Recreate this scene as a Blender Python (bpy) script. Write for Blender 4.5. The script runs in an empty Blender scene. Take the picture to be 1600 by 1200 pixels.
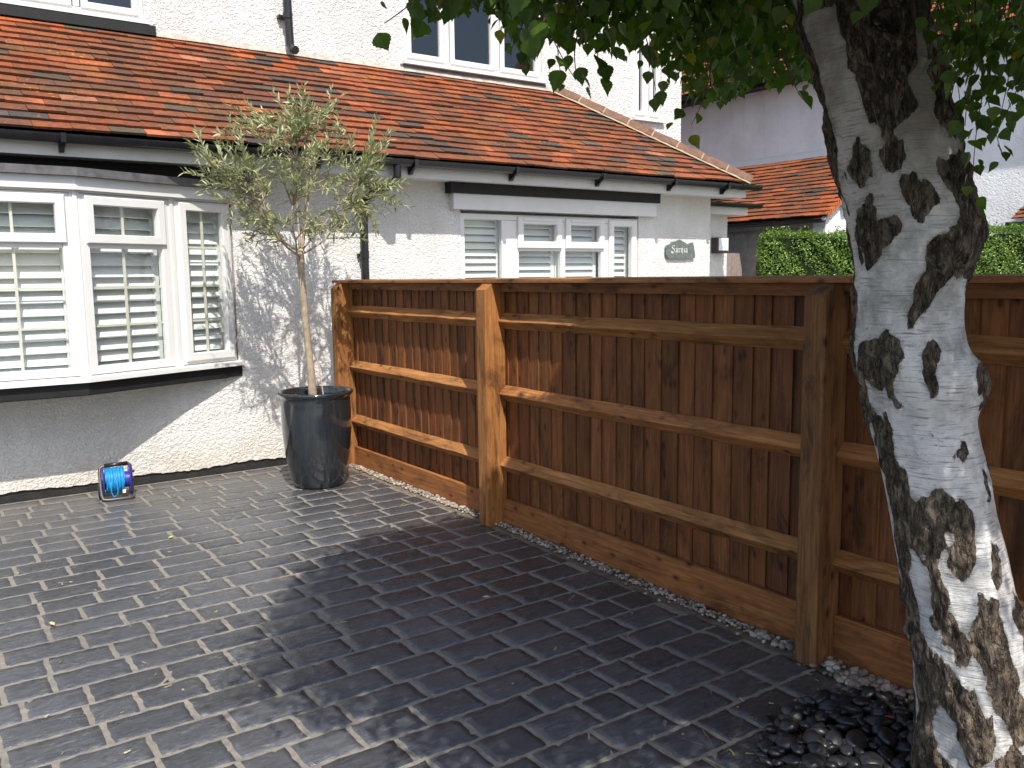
import bpy, math, random
import numpy as np
from mathutils import Vector, Matrix

random.seed(7)
rng = np.random.default_rng(11)
C = bpy.context.scene.collection
scene = bpy.context.scene

# ------------------------------------------------------------------ camera, sky, sun, exposure
cam_d = bpy.data.cameras.new("camera")
cam = bpy.data.objects.new("camera", cam_d)
C.objects.link(cam)
cam_d.sensor_fit = 'HORIZONTAL'
cam_d.sensor_width = 36.0
cam_d.lens = 30.70
cam_d.clip_start = 0.02
cam_d.clip_end = 2000
RT, UP, BK = (0.8159, -0.5780, -0.0122), (0.0813, 0.0938, 0.9923), (-0.5724, -0.8106, 0.1235)
cam.matrix_world = Matrix(((RT[0], UP[0], BK[0], 0.0), (RT[1], UP[1], BK[1], 0.0),
                           (RT[2], UP[2], BK[2], 1.55), (0, 0, 0, 1)))
scene.camera = cam

SUN = Vector((0.26, 0.75, -1.0)).normalized()          # the way the light travels
elev = math.asin(-SUN.z)
azim = math.atan2(-SUN.x, -SUN.y)                       # bearing of the sun, from +Y towards +X
world = bpy.data.worlds.new("World")
scene.world = world
world.use_nodes = True
wn = world.node_tree
sky = wn.nodes.new("ShaderNodeTexSky")
sky.sky_type = 'NISHITA'
sky.sun_disc = False
sky.sun_elevation = elev
sky.sun_rotation = azim
sky.air_density = 1.0
sky.dust_density = 1.6
sky.ozone_density = 1.0
wn.links.new(sky.outputs[0], wn.nodes["Background"].inputs[0])
wn.nodes["Background"].inputs[1].default_value = 0.125

sun_d = bpy.data.lights.new("sun", 'SUN')
sun_d.energy = 3.3
sun_d.angle = math.radians(0.53)
sun_d.color = (1.0, 0.955, 0.88)
sun = bpy.data.objects.new("sun", sun_d)
C.objects.link(sun)
sun.rotation_euler = SUN.to_track_quat('-Z', 'Y').to_euler()

scene.view_settings.view_transform = 'Standard'
scene.view_settings.look = 'None'
scene.view_settings.gamma = 1.0
scene.view_settings.exposure = 0.86
scene.cycles.max_bounces = 8
scene.cycles.transparent_max_bounces = 12
scene.cycles.use_denoising = True

# ------------------------------------------------------------------ helpers
def tag(o, label=None, cat=None, group=None, kind=None):
    if label: o["label"] = label
    if cat: o["category"] = cat
    if group: o["group"] = group
    if kind: o["kind"] = kind
    return o

def empty(name, loc, label, cat, group=None):
    o = bpy.data.objects.new(name, None)
    o.empty_display_size = 0.2
    o.location = loc
    C.objects.link(o)
    return tag(o, label, cat, group)

def root_loc(o):
    p = Vector((0, 0, 0))
    while o is not None:
        p += o.location
        o = o.parent
    return p

class MB:
    """collects geometry in world metres; build() links it as one mesh object"""
    def __init__(self):
        self.v, self.f, self.m, self.c = [], [], [], []
        self.n = 0
    def add(self, verts, faces, mat=0, col=None):
        verts = np.asarray(verts, dtype=np.float64).reshape(-1, 3)
        b = self.n
        self.v.append(verts)
        self.n += len(verts)
        for f in faces:
            self.f.append([int(i) + b for i in f])
        self.m += [mat] * len(faces)
        self.c += [col] * len(faces)
        return self
    def box(self, a, b, mat=0, col=None):
        x0, y0, z0 = a; x1, y1, z1 = b
        return self.add([(x0, y0, z0), (x1, y0, z0), (x1, y1, z0), (x0, y1, z0), (x0, y0, z1), (x1, y0, z1), (x1, y1, z1), (x0, y1, z1)],
                        [(0, 3, 2, 1), (4, 5, 6, 7), (0, 1, 5, 4), (1, 2, 6, 5), (2, 3, 7, 6), (3, 0, 4, 7)], mat, col)
    def boxT(self, T, a, b, mat=0, col=None):
        u0, v0, w0 = a; u1, v1, w1 = b
        p = [(u0, v0, w0), (u1, v0, w0), (u1, v1, w0), (u0, v1, w0), (u0, v0, w1), (u1, v0, w1), (u1, v1, w1), (u0, v1, w1)]
        return self.add([T(*q) for q in p], [(0, 3, 2, 1), (4, 5, 6, 7), (0, 1, 5, 4), (1, 2, 6, 5), (2, 3, 7, 6), (3, 0, 4, 7)], mat, col)
    def ringT(self, T, u0, u1, v0, v1, t, w0, w1, mat=0, ch=0.006):
        """a mitred rectangular frame with a small chamfer on its front edges"""
        o = [(u0, v0), (u1, v0), (u1, v1), (u0, v1)]
        i = [(u0 + t, v0 + t), (u1 - t, v0 + t), (u1 - t, v1 - t), (u0 + t, v1 - t)]
        oc = [(u0 + ch, v0 + ch), (u1 - ch, v0 + ch), (u1 - ch, v1 - ch), (u0 + ch, v1 - ch)]
        ic = [(u0 + t - ch, v0 + t - ch), (u1 - t + ch, v0 + t - ch), (u1 - t + ch, v1 - t + ch), (u0 + t - ch, v1 - t + ch)]
        loops = [(o, w0), (o, w1 - ch), (oc, w1), (ic, w1), (i, w1 - 2.2 * ch), (i, w0)]
        vs = [T(p[0], p[1], w) for l, w in loops for p in l]
        fs = []
        L = len(loops)
        for k in range(L):
            k2 = (k + 1) % L
            for q in range(4):
                q2 = (q + 1) % 4
                fs.append((k * 4 + q, k * 4 + q2, k2 * 4 + q2, k2 * 4 + q))
        return self.add(vs, fs, mat)
    def extrude(self, poly, axis, a, b, mat=0, col=None):
        """poly of 2D points in the plane normal to axis ('x','y','z'), from a to b along it"""
        def P(p, t):
            return {'x': (t, p[0], p[1]), 'y': (p[0], t, p[1]), 'z': (p[0], p[1], t)}[axis]
        n = len(poly)
        vs = [P(p, a) for p in poly] + [P(p, b) for p in poly]
        fs = [tuple(range(n))[::-1], tuple(range(n, 2 * n))]
        fs += [(i, (i + 1) % n, n + (i + 1) % n, n + i) for i in range(n)]
        return self.add(vs, fs, mat, col)
    def tube(self, pts, rad, n=8, mat=0, caps=True):
        pts = [Vector(p) for p in pts]
        R = rad if isinstance(rad, (list, tuple)) else [rad] * len(pts)
        vs, fs = [], []
        t0 = (pts[1] - pts[0]).normalized()
        ref = Vector((0, 0, 1)) if abs(t0.z) < 0.9 else Vector((1, 0, 0))
        a = t0.cross(ref).normalized()
        for i, p in enumerate(pts):
            t = (pts[min(i + 1, len(pts) - 1)] - pts[max(i - 1, 0)])
            if t.length < 1e-9: t = t0.copy()
            t.normalize()
            a = (a - t * a.dot(t))
            if a.length < 1e-6: a = t.cross(Vector((0.3, 0.5, 0.8)))
            a.normalize()
            b = t.cross(a)
            for k in range(n):
                an = 2 * math.pi * k / n
                vs.append(tuple(p + (a * math.cos(an) + b * math.sin(an)) * R[i]))
        for i in range(len(pts) - 1):
            for k in range(n):
                k2 = (k + 1) % n
                fs.append((i * n + k, i * n + k2, (i + 1) * n + k2, (i + 1) * n + k))
        if caps:
            fs.append(tuple(range(n))[::-1])
            fs.append(tuple(range((len(pts) - 1) * n, len(pts) * n)))
        return self.add(vs, fs, mat)
    def lathe(self, prof, c, n=48, mat=0, axis='z'):
        vs, fs = [], []
        for r, h in prof:
            for k in range(n):
                an = 2 * math.pi * k / n
                p = (r * math.cos(an), r * math.sin(an), h)
                if axis == 'x': p = (h, p[0], p[1])
                vs.append((c[0] + p[0], c[1] + p[1], c[2] + p[2]))
        for i in range(len(prof) - 1):
            for k in range(n):
                k2 = (k + 1) % n
                fs.append((i * n + k, i * n + k2, (i + 1) * n + k2, (i + 1) * n + k))
        return self.add(vs, fs, mat)
    def grid(self, P, nx, ny, mat=0):
        vs = [P(i / nx, j / ny) for j in range(ny + 1) for i in range(nx + 1)]
        fs = [(j * (nx + 1) + i, j * (nx + 1) + i + 1, (j + 1) * (nx + 1) + i + 1, (j + 1) * (nx + 1) + i) for j in range(ny) for i in range(nx)]
        return self.add(vs, fs, mat)
    def build(self, name, mats, parent=None, smooth=False, bevel=0.0, fix=False):
        if not isinstance(mats, (list, tuple)): mats = [mats]
        V = np.concatenate(self.v) if self.v else np.zeros((0, 3))
        off = root_loc(parent) if parent else Vector((0, 0, 0))
        V = V - np.array(off)
        me = bpy.data.meshes.new(name)
        me.from_pydata(V.tolist(), [], self.f)
        for m in mats: me.materials.append(m)
        me.polygons.foreach_set("material_index", np.array(self.m, dtype=np.int32))
        if any(c is not None for c in self.c):
            at = me.attributes.new("tint", 'FLOAT_COLOR', 'FACE')
            arr = np.ones((len(self.c), 4), dtype=np.float32)
            for i, c in enumerate(self.c):
                if c is not None: arr[i, :3] = c
            at.data.foreach_set("color", arr.ravel())
        if smooth: me.polygons.foreach_set("use_smooth", np.ones(len(self.f), dtype=bool))
        me.update()
        if fix:
            import bmesh
            bm = bmesh.new(); bm.from_mesh(me)
            bmesh.ops.recalc_face_normals(bm, faces=bm.faces)
            bm.to_mesh(me); bm.free()
        o = bpy.data.objects.new(name, me)
        C.objects.link(o)
        if parent: o.parent = parent
        if bevel:
            b = o.modifiers.new("bevel", 'BEVEL')
            b.width = bevel; b.segments = 2; b.limit_method = 'ANGLE'
        return o

def frame(o, du, dn):
    o, du, dn = Vector(o), Vector(du).normalized(), Vector(dn).normalized()
    return lambda u, v, w: tuple(o + du * u + dn * w + Vector((0, 0, v)))

# ------------------------------------------------------------------ materials
class N:
    """tiny node-tree writer"""
    def __init__(self, name):
        self.m = bpy.data.materials.new(name)
        self.m.use_nodes = True
        self.t = self.m.node_tree
        self.b = self.t.nodes["Principled BSDF"]
        self.out = self.t.nodes["Material Output"]
    def n(self, kind, **kw):
        nd = self.t.nodes.new("ShaderNode" + kind)
        for k, v in kw.items():
            if k in nd.inputs: self.s(nd.inputs[k], v)
            else: setattr(nd, k, v)
        return nd
    def s(self, sock, v):
        if isinstance(v, bpy.types.NodeSocket): self.t.links.new(v, sock)
        else: sock.default_value = v
    def set(self, **kw):
        for k, v in kw.items(): self.s(self.b.inputs[k.replace("_", " ")], v)
    def coord(self, which="Object"):
        return self.n("TexCoord").outputs[which]
    def pos(self):
        return self.n("NewGeometry").outputs["Position"]
    def map(self, vec, scale=(1, 1, 1), rot=(0, 0, 0), loc=(0, 0, 0)):
        return self.n("Mapping", Vector=vec, Scale=scale, Rotation=rot, Location=loc).outputs[0]
    def noise(self, vec, scale, detail=4, rough=0.55, dist=0.0, out=0):
        return self.n("TexNoise", Vector=vec, Scale=scale, Detail=detail, Roughness=rough, Distortion=dist).outputs[out]
    def voro(self, vec, scale, feature='F1', out="Distance", rnd=1.0):
        nd = self.n("TexVoronoi", feature=feature)
        self.s(nd.inputs["Vector"], vec); self.s(nd.inputs["Scale"], scale); self.s(nd.inputs["Randomness"], rnd)
        return nd.outputs[out]
    def ramp(self, fac, stops, interp='LINEAR'):
        nd = self.n("ValToRGB", Fac=fac)
        cr = nd.color_ramp
        cr.interpolation = interp
        while len(cr.elements) < len(stops): cr.elements.new(0.5)
        for e, (p, c) in zip(cr.elements, stops):
            e.position = p
            e.color = (c, c, c, 1) if isinstance(c, (int, float)) else (*c, 1)
        return nd.outputs[0]
    def mix(self, fac, a, b, mode='MIX'):
        nd = self.n("Mix", data_type='RGBA', blend_type=mode)
        self.s(nd.inputs[0], fac)
        for i, v in ((6, a), (7, b)):
            self.s(nd.inputs[i], (*v, 1) if isinstance(v, tuple) and len(v) == 3 else v)
        return nd.outputs[2]
    def math(self, op, a, b=0.0, c=0.0):
        nd = self.n("Math", operation=op)
        self.s(nd.inputs[0], a); self.s(nd.inputs[1], b); self.s(nd.inputs[2], c)
        return nd.outputs[0]
    def attr(self, name, out="Color"):
        return self.n("Attribute", attribute_name=name).outputs[out]
    def bump(self, h, strength=0.5, dist=0.01, normal=None):
        nd = self.n("Bump", Height=h, Strength=strength, Distance=dist)
        if normal is not None: self.s(nd.inputs["Normal"], normal)
        return nd.outputs[0]

def simple(name, col, rough=0.5, spec=0.5, var=0.12, scale=6.0, metallic=0.0, bump=0.0, bscale=80, coat=0.0):
    k = N(name)
    p = k.coord()
    n1 = k.noise(p, scale, 5, 0.6)
    c = k.mix(k.ramp(n1, [(0.3, 0.0), (0.7, 1.0)]), tuple(x * (1 - var) for x in col), tuple(min(1, x * (1 + var)) for x in col))
    k.set(Base_Color=c, Roughness=k.math('MULTIPLY_ADD', k.noise(p, scale * 3, 4), 0.2, rough - 0.1), Metallic=metallic)
    k.b.inputs["Specular IOR Level"].default_value = spec
    k.b.inputs["Coat Weight"].default_value = coat
    if bump: k.set(Normal=k.bump(k.noise(p, bscale, 4), bump, 0.004))
    return k.m

def render_wall(name, col, size=1.0, strength=1.0):
    """spatter-dash render: raised swirls and pits"""
    k = N(name)
    p = k.coord()
    w = k.noise(p, 9 / size, 3, 0.5, out=1)
    pw = k.n("VectorMath", operation='ADD')
    k.s(pw.inputs[0], p)
    sc = k.n("VectorMath", operation='SCALE'); k.s(sc.inputs[0], w); sc.inputs["Scale"].default_value = 0.03
    k.s(pw.inputs[1], sc.outputs[0])
    q = k.map(pw.outputs[0], (1, 1, 1.25), rot=(0, 0.5, 0))
    a = k.noise(q, 42 / size, 4, 0.6, 0.6)
    a = k.ramp(a, [(0.36, 0.0), (0.5, 0.55), (0.66, 1.0)])
    b = k.noise(p, 120 / size, 3, 0.6)
    h = k.math('ADD', a, k.math('MULTIPLY', b, 0.28))
    big = k.noise(p, 1.6, 5, 0.6)
    dirt = k.ramp(big, [(0.38, (col[0] * 0.9, col[1] * 0.885, col[2] * 0.86)), (0.6, col)])
    pits = k.ramp(k.noise(q, 42 / size, 4, 0.6, 0.6), [(0.27, 0.5), (0.36, 1.0)])
    c = k.mix(0.4, dirt, pits, 'MULTIPLY')
    drip = k.ramp(k.noise(k.map(p, (8, 8, 0.55)), 1.0, 5, 0.65), [(0.50, 1.0), (0.75, 0.91)])
    c = k.mix(1.0, c, drip, 'MULTIPLY')
    # splashes and damp near the ground
    zc = k.n("SeparateXYZ", Vector=k.pos()).outputs[2]
    low = k.ramp(k.math('ADD', zc, k.math('MULTIPLY', k.math('SUBTRACT', k.noise(p, 5, 5, 0.7), 0.5), 0.5)), [(0.04, 0.5), (0.30, 0.0)])
    c = k.mix(low, c, (0.55, 0.47, 0.36))
    k.set(Base_Color=c, Roughness=0.9, Normal=k.bump(h, strength, 0.011 * size))
    k.b.inputs["Specular IOR Level"].default_value = 0.25
    return k.m

def wood(name, axis, tone=1.0):
    """orange-brown stained softwood, grain along axis; the board's own tone comes from the tint attribute"""
    k = N(name)
    p = k.coord()
    S = {'x': (0.9, 16, 16), 'y': (16, 0.9, 16), 'z': (16, 16, 0.9)}[axis]
    t = k.attr("tint")
    # shift every board's pattern by its own colour
    sh = k.n("VectorMath", operation='SCALE'); k.s(sh.inputs[0], t); sh.inputs["Scale"].default_value = 37.0
    ad = k.n("VectorMath", operation='ADD'); k.s(ad.inputs[0], p); k.s(ad.inputs[1], sh.outputs[0])
    q = k.map(ad.outputs[0], S)
    g = k.noise(q, 2.6, 6, 0.65, 1.2)
    g2 = k.noise(k.map(ad.outputs[0], tuple(s * 3.2 if s > 5 else s * 1.5 for s in S)), 3.0, 5, 0.7, 0.4)
    kn = k.voro(k.map(ad.outputs[0], tuple(12.0 if s > 5 else 6.5 for s in S)), 1.0, rnd=1.0)
    knot = k.ramp(kn, [(0.06, 0.22), (0.10, 0.45), (0.16, 0.8), (0.24, 1.0)])
    blotch = k.noise(k.map(ad.outputs[0], tuple(7 if s > 5 else 2.5 for s in S)), 1.0, 5, 0.7, 0.8)
    grain = k.ramp(g, [(0.25, (0.125, 0.043, 0.014)), (0.5, (0.265, 0.104, 0.032)), (0.75, (0.40, 0.178, 0.060))])
    c = k.mix(k.ramp(g2, [(0.32, 0.55), (0.58, 0.0)]), grain, (0.12, 0.046, 0.018))
    c = k.mix(1.0, c, knot, 'MULTIPLY')
    c = k.mix(1.0, c, k.ramp(blotch, [(0.32, (0.36, 0.34, 0.33)), (0.47, (0.88, 0.85, 0.82)), (0.68, (1.14, 1.10, 1.04))]), 'MULTIPLY')
    c = k.mix(1.0, c, t, 'MULTIPLY')
    if tone != 1.0: c = k.mix(1.0, c, (tone, tone, tone), 'MULTIPLY')
    h = k.math('ADD', k.math('MULTIPLY', g2, 0.7), k.math('MULTIPLY', g, 0.5))
    k.set(Base_Color=c, Roughness=0.72, Normal=k.bump(h, 0.45, 0.004))
    k.b.inputs["Specular IOR Level"].default_value = 0.3
    return k.m

def tile_mat(name, tone=1.0):
    k = N(name)
    p = k.coord()
    t = k.attr("tint")
    n1 = k.noise(p, 26, 6, 0.7)
    n2 = k.noise(p, 3.1, 5, 0.65)
    c = k.mix(1.0, t, k.ramp(n1, [(0.3, 0.66), (0.65, 1.16)]), 'MULTIPLY')
    c = k.mix(k.ramp(n2, [(0.44, 0.0), (0.64, 0.72)]), c, (0.085, 0.050, 0.03))
    c = k.mix(k.ramp(k.noise(k.map(p, (7, 1.2, 1.2)), 1.0, 5, 0.65), [(0.5, 0.0), (0.7, 0.5)]), c, (0.07, 0.045, 0.03))
    lich = k.math('MULTIPLY', k.ramp(k.noise(p, 70, 4, 0.7), [(0.63, 0.0), (0.68, 1.0)]), k.ramp(k.noise(k.map(p, loc=(4, 2, 8)), 4.0, 3), [(0.50, 0.0), (0.60, 0.85)]))
    c = k.mix(lich, c, (0.42, 0.37, 0.24))
    oran = k.math('MULTIPLY', k.ramp(k.noise(k.map(p, loc=(1, 7, 3)), 30, 4, 0.7), [(0.6, 0.0), (0.66, 1.0)]), k.ramp(k.noise(k.map(p, loc=(9, 1, 2)), 2.6, 2), [(0.57, 0.0), (0.63, 0.9)]))
    c = k.mix(oran, c, (0.55, 0.24, 0.03))
    if tone != 1.0: c = k.mix(1.0, c, (tone, tone, tone), 'MULTIPLY')
    k.set(Base_Color=c, Roughness=0.82, Normal=k.bump(k.noise(p, 90, 5, 0.7), 0.4, 0.004))
    k.b.inputs["Specular IOR Level"].default_value = 0.3
    return k.m

def glass_mat(name, tint=(0.93, 0.97, 0.95), refl=0.09):
    k = N(name)
    fr = k.math('POWER', k.n("LayerWeight", Blend=0.5).outputs["Facing"], 5.0)
    fac = k.math('MULTIPLY_ADD', fr, 1.0 - refl, refl)
    tr = k.n("BsdfTransparent", Color=(*tint, 1))
    gl = k.n("BsdfGlossy", Color=(1, 1, 1, 1), Roughness=0.03)
    wob = k.bump(k.noise(k.coord(), 1.8, 2), 0.06, 0.05)
    k.s(gl.inputs["Normal"], wob)
    mx = k.n("MixShader")
    k.s(mx.inputs[0], fac); k.s(mx.inputs[1], tr.outputs[0]); k.s(mx.inputs[2], gl.outputs[0])
    k.t.links.new(mx.outputs[0], k.out.inputs[0])
    return k.m

def leaf_mat(name, stops, transl=0.4, rough=0.45, spec=0.4):
    """stops: colours picked per leaf by the tint attribute's red channel"""
    k = N(name)
    t = k.n("SeparateColor", Color=k.attr("tint")).outputs[0]
    c = k.ramp(t, stops)
    n = k.noise(k.coord(), 40, 3)
    c = k.mix(1.0, c, k.ramp(n, [(0.3, 0.8), (0.7, 1.12)]), 'MULTIPLY')
    k.set(Base_Color=c, Roughness=rough)
    k.b.inputs["Specular IOR Level"].default_value = spec
    tl = k.n("BsdfTranslucent")
    k.s(tl.inputs[0], k.mix(1.0, c, (1.25, 1.5, 0.55), 'MULTIPLY'))
    mx = k.n("MixShader"); mx.inputs[0].default_value = transl
    k.t.links.new(k.b.outputs[0], mx.inputs[1]); k.t.links.new(tl.outputs[0], mx.inputs[2])
    k.t.links.new(mx.outputs[0], k.out.inputs[0])
    return k.m

def brick_mat():
    """dark imprinted concrete, sealed: slate-like streaks, scuffs, a satin sheen"""
    k = N("imprinted_concrete")
    p = k.coord()
    t = k.attr("tint")
    st = k.noise(k.map(p, (9, 34, 10)), 1.0, 7, 0.72, 1.6)
    n = k.noise(p, 45, 5, 0.7)
    base = k.ramp(st, [(0.28, (0.030, 0.032, 0.036)), (0.55, (0.062, 0.065, 0.071)), (0.78, (0.120, 0.123, 0.130))])
    base = k.mix(1.0, base, k.ramp(n, [(0.3, 0.75), (0.7, 1.25)]), 'MULTIPLY')
    base = k.mix(1.0, base, t, 'MULTIPLY')
    scuff = k.math('MULTIPLY', k.ramp(k.noise(k.map(p, (22, 60, 20), rot=(0, 0, 0.25)), 1.0, 5, 0.75, 0.6), [(0.57, 0.0), (0.66, 1.0)]),
                   k.ramp(k.noise(k.map(p, loc=(3, 5, 1)), 2.3, 4, 0.6), [(0.42, 0.0), (0.60, 0.75)]))
    base = k.mix(scuff, base, (0.24, 0.235, 0.23))
    sep = k.n("SeparateXYZ", Vector=p)
    # sandy dust with sun glare painted in, by the house wall and far left
    du = k.math('ADD', sep.outputs[1], k.math('MULTIPLY', k.noise(p, 2.2, 4, 0.6), 1.3))
    du = k.math('SUBTRACT', du, k.math('MULTIPLY', sep.outputs[0], 0.28))
    dust = k.ramp(k.math('MULTIPLY', k.math('SUBTRACT', du, 5.6), 0.6), [(0.2, 0.0), (0.9, 0.5)])
    base = k.mix(dust, base, (0.16, 0.145, 0.125))
    bloom = k.ramp(k.noise(k.map(p, loc=(6, 1, 4)), 0.85, 5, 0.6), [(0.50, 0.0), (0.68, 0.42)])
    base = k.mix(k.math('MULTIPLY', bloom, k.ramp(st, [(0.3, 0.4), (0.7, 1.0)])), base, (0.15, 0.152, 0.16))
    ro = k.math('ADD', k.math('MULTIPLY', st, 0.25), k.ramp(k.noise(k.map(p, loc=(7, 3, 2)), 1.1, 4, 0.6), [(0.35, 0.04), (0.65, 0.26)]))
    ro = k.math('ADD', ro, k.math('MULTIPLY', dust, 0.3))
    h = k.math('ADD', k.math('MULTIPLY', st, 1.0), k.math('MULTIPLY', k.noise(p, 60, 4, 0.6), 0.35))
    k.set(Base_Color=base, Roughness=ro, Normal=k.bump(h, 0.55, 0.008))
    k.b.inputs["Specular IOR Level"].default_value = 0.75
    return k.m

def grout_mat():
    k = N("sand_joint")
    p = k.coord()
    c = k.ramp(k.noise(p, 30, 5, 0.7), [(0.3, (0.135, 0.122, 0.102)), (0.7, (0.275, 0.248, 0.205))])
    c = k.mix(k.ramp(k.noise(p, 1.4, 4), [(0.5, 0.0), (0.68, 0.6)]), c, (0.13, 0.12, 0.105))
    k.set(Base_Color=c, Roughness=0.9, Normal=k.bump(k.noise(p, 240, 3), 0.5, 0.003))
    return k.m

def bark_mat():
    k = N("birch_bark")
    p = k.coord()
    b = k.attr("bark", "Fac")
    edge = k.noise(k.map(p, (95, 95, 36)), 1.0, 8, 0.8)
    d = k.math('ADD', b, k.math('MULTIPLY', k.math('SUBTRACT', edge, 0.5), 1.25))
    fac = k.ramp(d, [(0.48, 0.0), (0.515, 1.0)])
    # white paper with fine level lines and grey bloom
    ln = k.noise(k.map(p, (14, 14, 210)), 1.0, 4, 0.6, 0.3)
    bl = k.noise(p, 11, 5, 0.65)
    wh = k.ramp(bl, [(0.3, (0.43, 0.415, 0.40)), (0.52, (0.63, 0.61, 0.59)), (0.72, (0.74, 0.725, 0.69))])
    wh = k.mix(k.ramp(ln, [(0.32, 0.85), (0.46, 0.0)]), wh, (0.20, 0.175, 0.155))
    wh = k.mix(k.ramp(k.noise(k.map(p, loc=(5, 5, 5)), 7, 5, 0.7), [(0.50, 0.0), (0.66, 0.75)]), wh, (0.27, 0.255, 0.23))
    # rough fissured dark bark
    q = k.map(p, (26, 26, 7))
    wv = k.n("VectorMath", operation='ADD'); k.s(wv.inputs[0], q)
    ws = k.n("VectorMath", operation='SCALE'); k.s(ws.inputs[0], k.noise(q, 1.4, 4, 0.65, out=1)); ws.inputs["Scale"].default_value = 1.6
    k.s(wv.inputs[1], ws.outputs[0])
    vr = k.voro(wv.outputs[0], 1.0, 'DISTANCE_TO_EDGE')
    rg = k.noise(k.map(p, (46, 46, 17)), 1.0, 6, 0.7, 0.8)
    dk = k.ramp(rg, [(0.30, (0.028, 0.021, 0.015)), (0.48, (0.13, 0.098, 0.068)), (0.66, (0.34, 0.265, 0.19))])
    dk = k.mix(k.ramp(vr, [(0.0, 0.8), (0.07, 0.0)]), dk, (0.02, 0.016, 0.012))
    dk = k.mix(k.ramp(k.noise(p, 5, 3), [(0.5, 0.0), (0.7, 0.5)]), dk, (0.07, 0.068, 0.055))
    # higher up the paper is weathered grey brown, with canopy shade painted in
    zc = k.n("SeparateXYZ", Vector=k.pos()).outputs[2]
    up = k.math('MULTIPLY', k.ramp(k.math('MULTIPLY', k.math('ADD', zc, k.math('MULTIPLY', k.noise(p, 5, 3), 0.5)), 0.3), [(0.53, 0.0), (0.66, 0.85)]), k.ramp(k.noise(k.map(p, loc=(2, 8, 1)), 6, 4), [(0.36, 0.45), (0.56, 1.0)]))
    wh = k.mix(up, wh, (0.20, 0.17, 0.135))
    dkz = k.ramp(k.math('MULTIPLY', zc, 0.4), [(0.34, 1.0), (0.68, 0.72)])  # dark plates darken upward, part of the canopy's shade put into their colour
    dk = k.mix(1.0, dk, dkz, 'MULTIPLY')
    # grey weathering that frays out round the dark plates, and short dark flecks in the paper
    halo = k.attr("halo", "Fac")
    fr = k.math('ADD', halo, k.math('MULTIPLY', k.math('SUBTRACT', k.noise(k.map(p, (34, 34, 60)), 1.0, 6, 0.8), 0.5), 1.7))
    wh = k.mix(k.ramp(fr, [(0.30, 0.0), (0.62, 0.72)]), wh, (0.20, 0.18, 0.155))
    fl = k.math('MULTIPLY', k.ramp(k.noise(k.map(p, (38, 38, 95)), 1.0, 5, 0.75), [(0.60, 0.0), (0.66, 1.0)]), k.ramp(k.noise(k.map(p, loc=(8, 3, 6)), 6, 3), [(0.42, 0.15), (0.6, 0.9)]))
    wh = k.mix(fl, wh, (0.15, 0.13, 0.11))
    # pale ridges catching in the plates
    rd = k.ramp(k.noise(k.map(p, (55, 55, 9)), 1.0, 6, 0.7, 1.0), [(0.56, 0.0), (0.66, 0.65)])
    dk = k.mix(rd, dk, (0.40, 0.34, 0.265))
    c = k.mix(fac, wh, dk)
    hd = k.math('ADD', k.math('MULTIPLY', rg, 1.2), k.math('MULTIPLY', k.ramp(vr, [(0.0, 0.0), (0.15, 1.0)]), 0.5))
    hw = k.math('ADD', k.math('MULTIPLY', ln, 0.16), k.math('MULTIPLY', bl, 0.25))
    hm = k.n("Mix", data_type='FLOAT'); k.s(hm.inputs[0], fac); k.s(hm.inputs[2], hw); k.s(hm.inputs[3], hd)
    k.set(Base_Color=c, Roughness=0.8, Normal=k.bump(hm.outputs[0], 1.0, 0.022))
    k.b.inputs["Specular IOR Level"].default_value = 0.25
    return k.m

def pot_mat():
    k = N("glazed_ceramic")
    p = k.coord()
    st = k.noise(k.map(p, (30, 30, 2.5)), 1.0, 5, 0.65)
    c = k.ramp(st, [(0.3, (0.010, 0.012, 0.015)), (0.6, (0.020, 0.024, 0.028)), (0.8, (0.034, 0.040, 0.045))])
    chip = k.math('MULTIPLY', k.ramp(k.noise(k.map(p, (26, 26, 12)), 1.0, 4, 0.7), [(0.7, 0.0), (0.73, 1.0)]), k.ramp(k.noise(p, 3.2, 2), [(0.52, 0.0), (0.58, 1.0)]))
    c = k.mix(k.math('MULTIPLY', chip, 0.75), c, (0.32, 0.31, 0.27))
    k.set(Base_Color=c, Roughness=k.math('MULTIPLY_ADD', st, 0.14, 0.05), Normal=k.bump(k.noise(p, 9, 4), 0.2, 0.012))
    k.b.inputs["Coat Weight"].default_value = 0.6
    k.b.inputs["Coat Roughness"].default_value = 0.08
    return k.m

def tint_mat(name, rough, bump=0.3, spec=0.4, bs=120, coat=0.0, speck=0.3):
    k = N(name)
    p = k.coord()
    c = k.mix(1.0, k.attr("tint"), k.ramp(k.noise(p, 60, 4, 0.7), [(0.3, 1 - speck), (0.7, 1 + speck)]), 'MULTIPLY')
    k.set(Base_Color=c, Roughness=rough, Normal=k.bump(k.noise(p, bs, 4), bump, 0.003))
    k.b.inputs["Specular IOR Level"].default_value = spec
    k.b.inputs["Coat Weight"].default_value = coat
    return k.m

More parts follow.
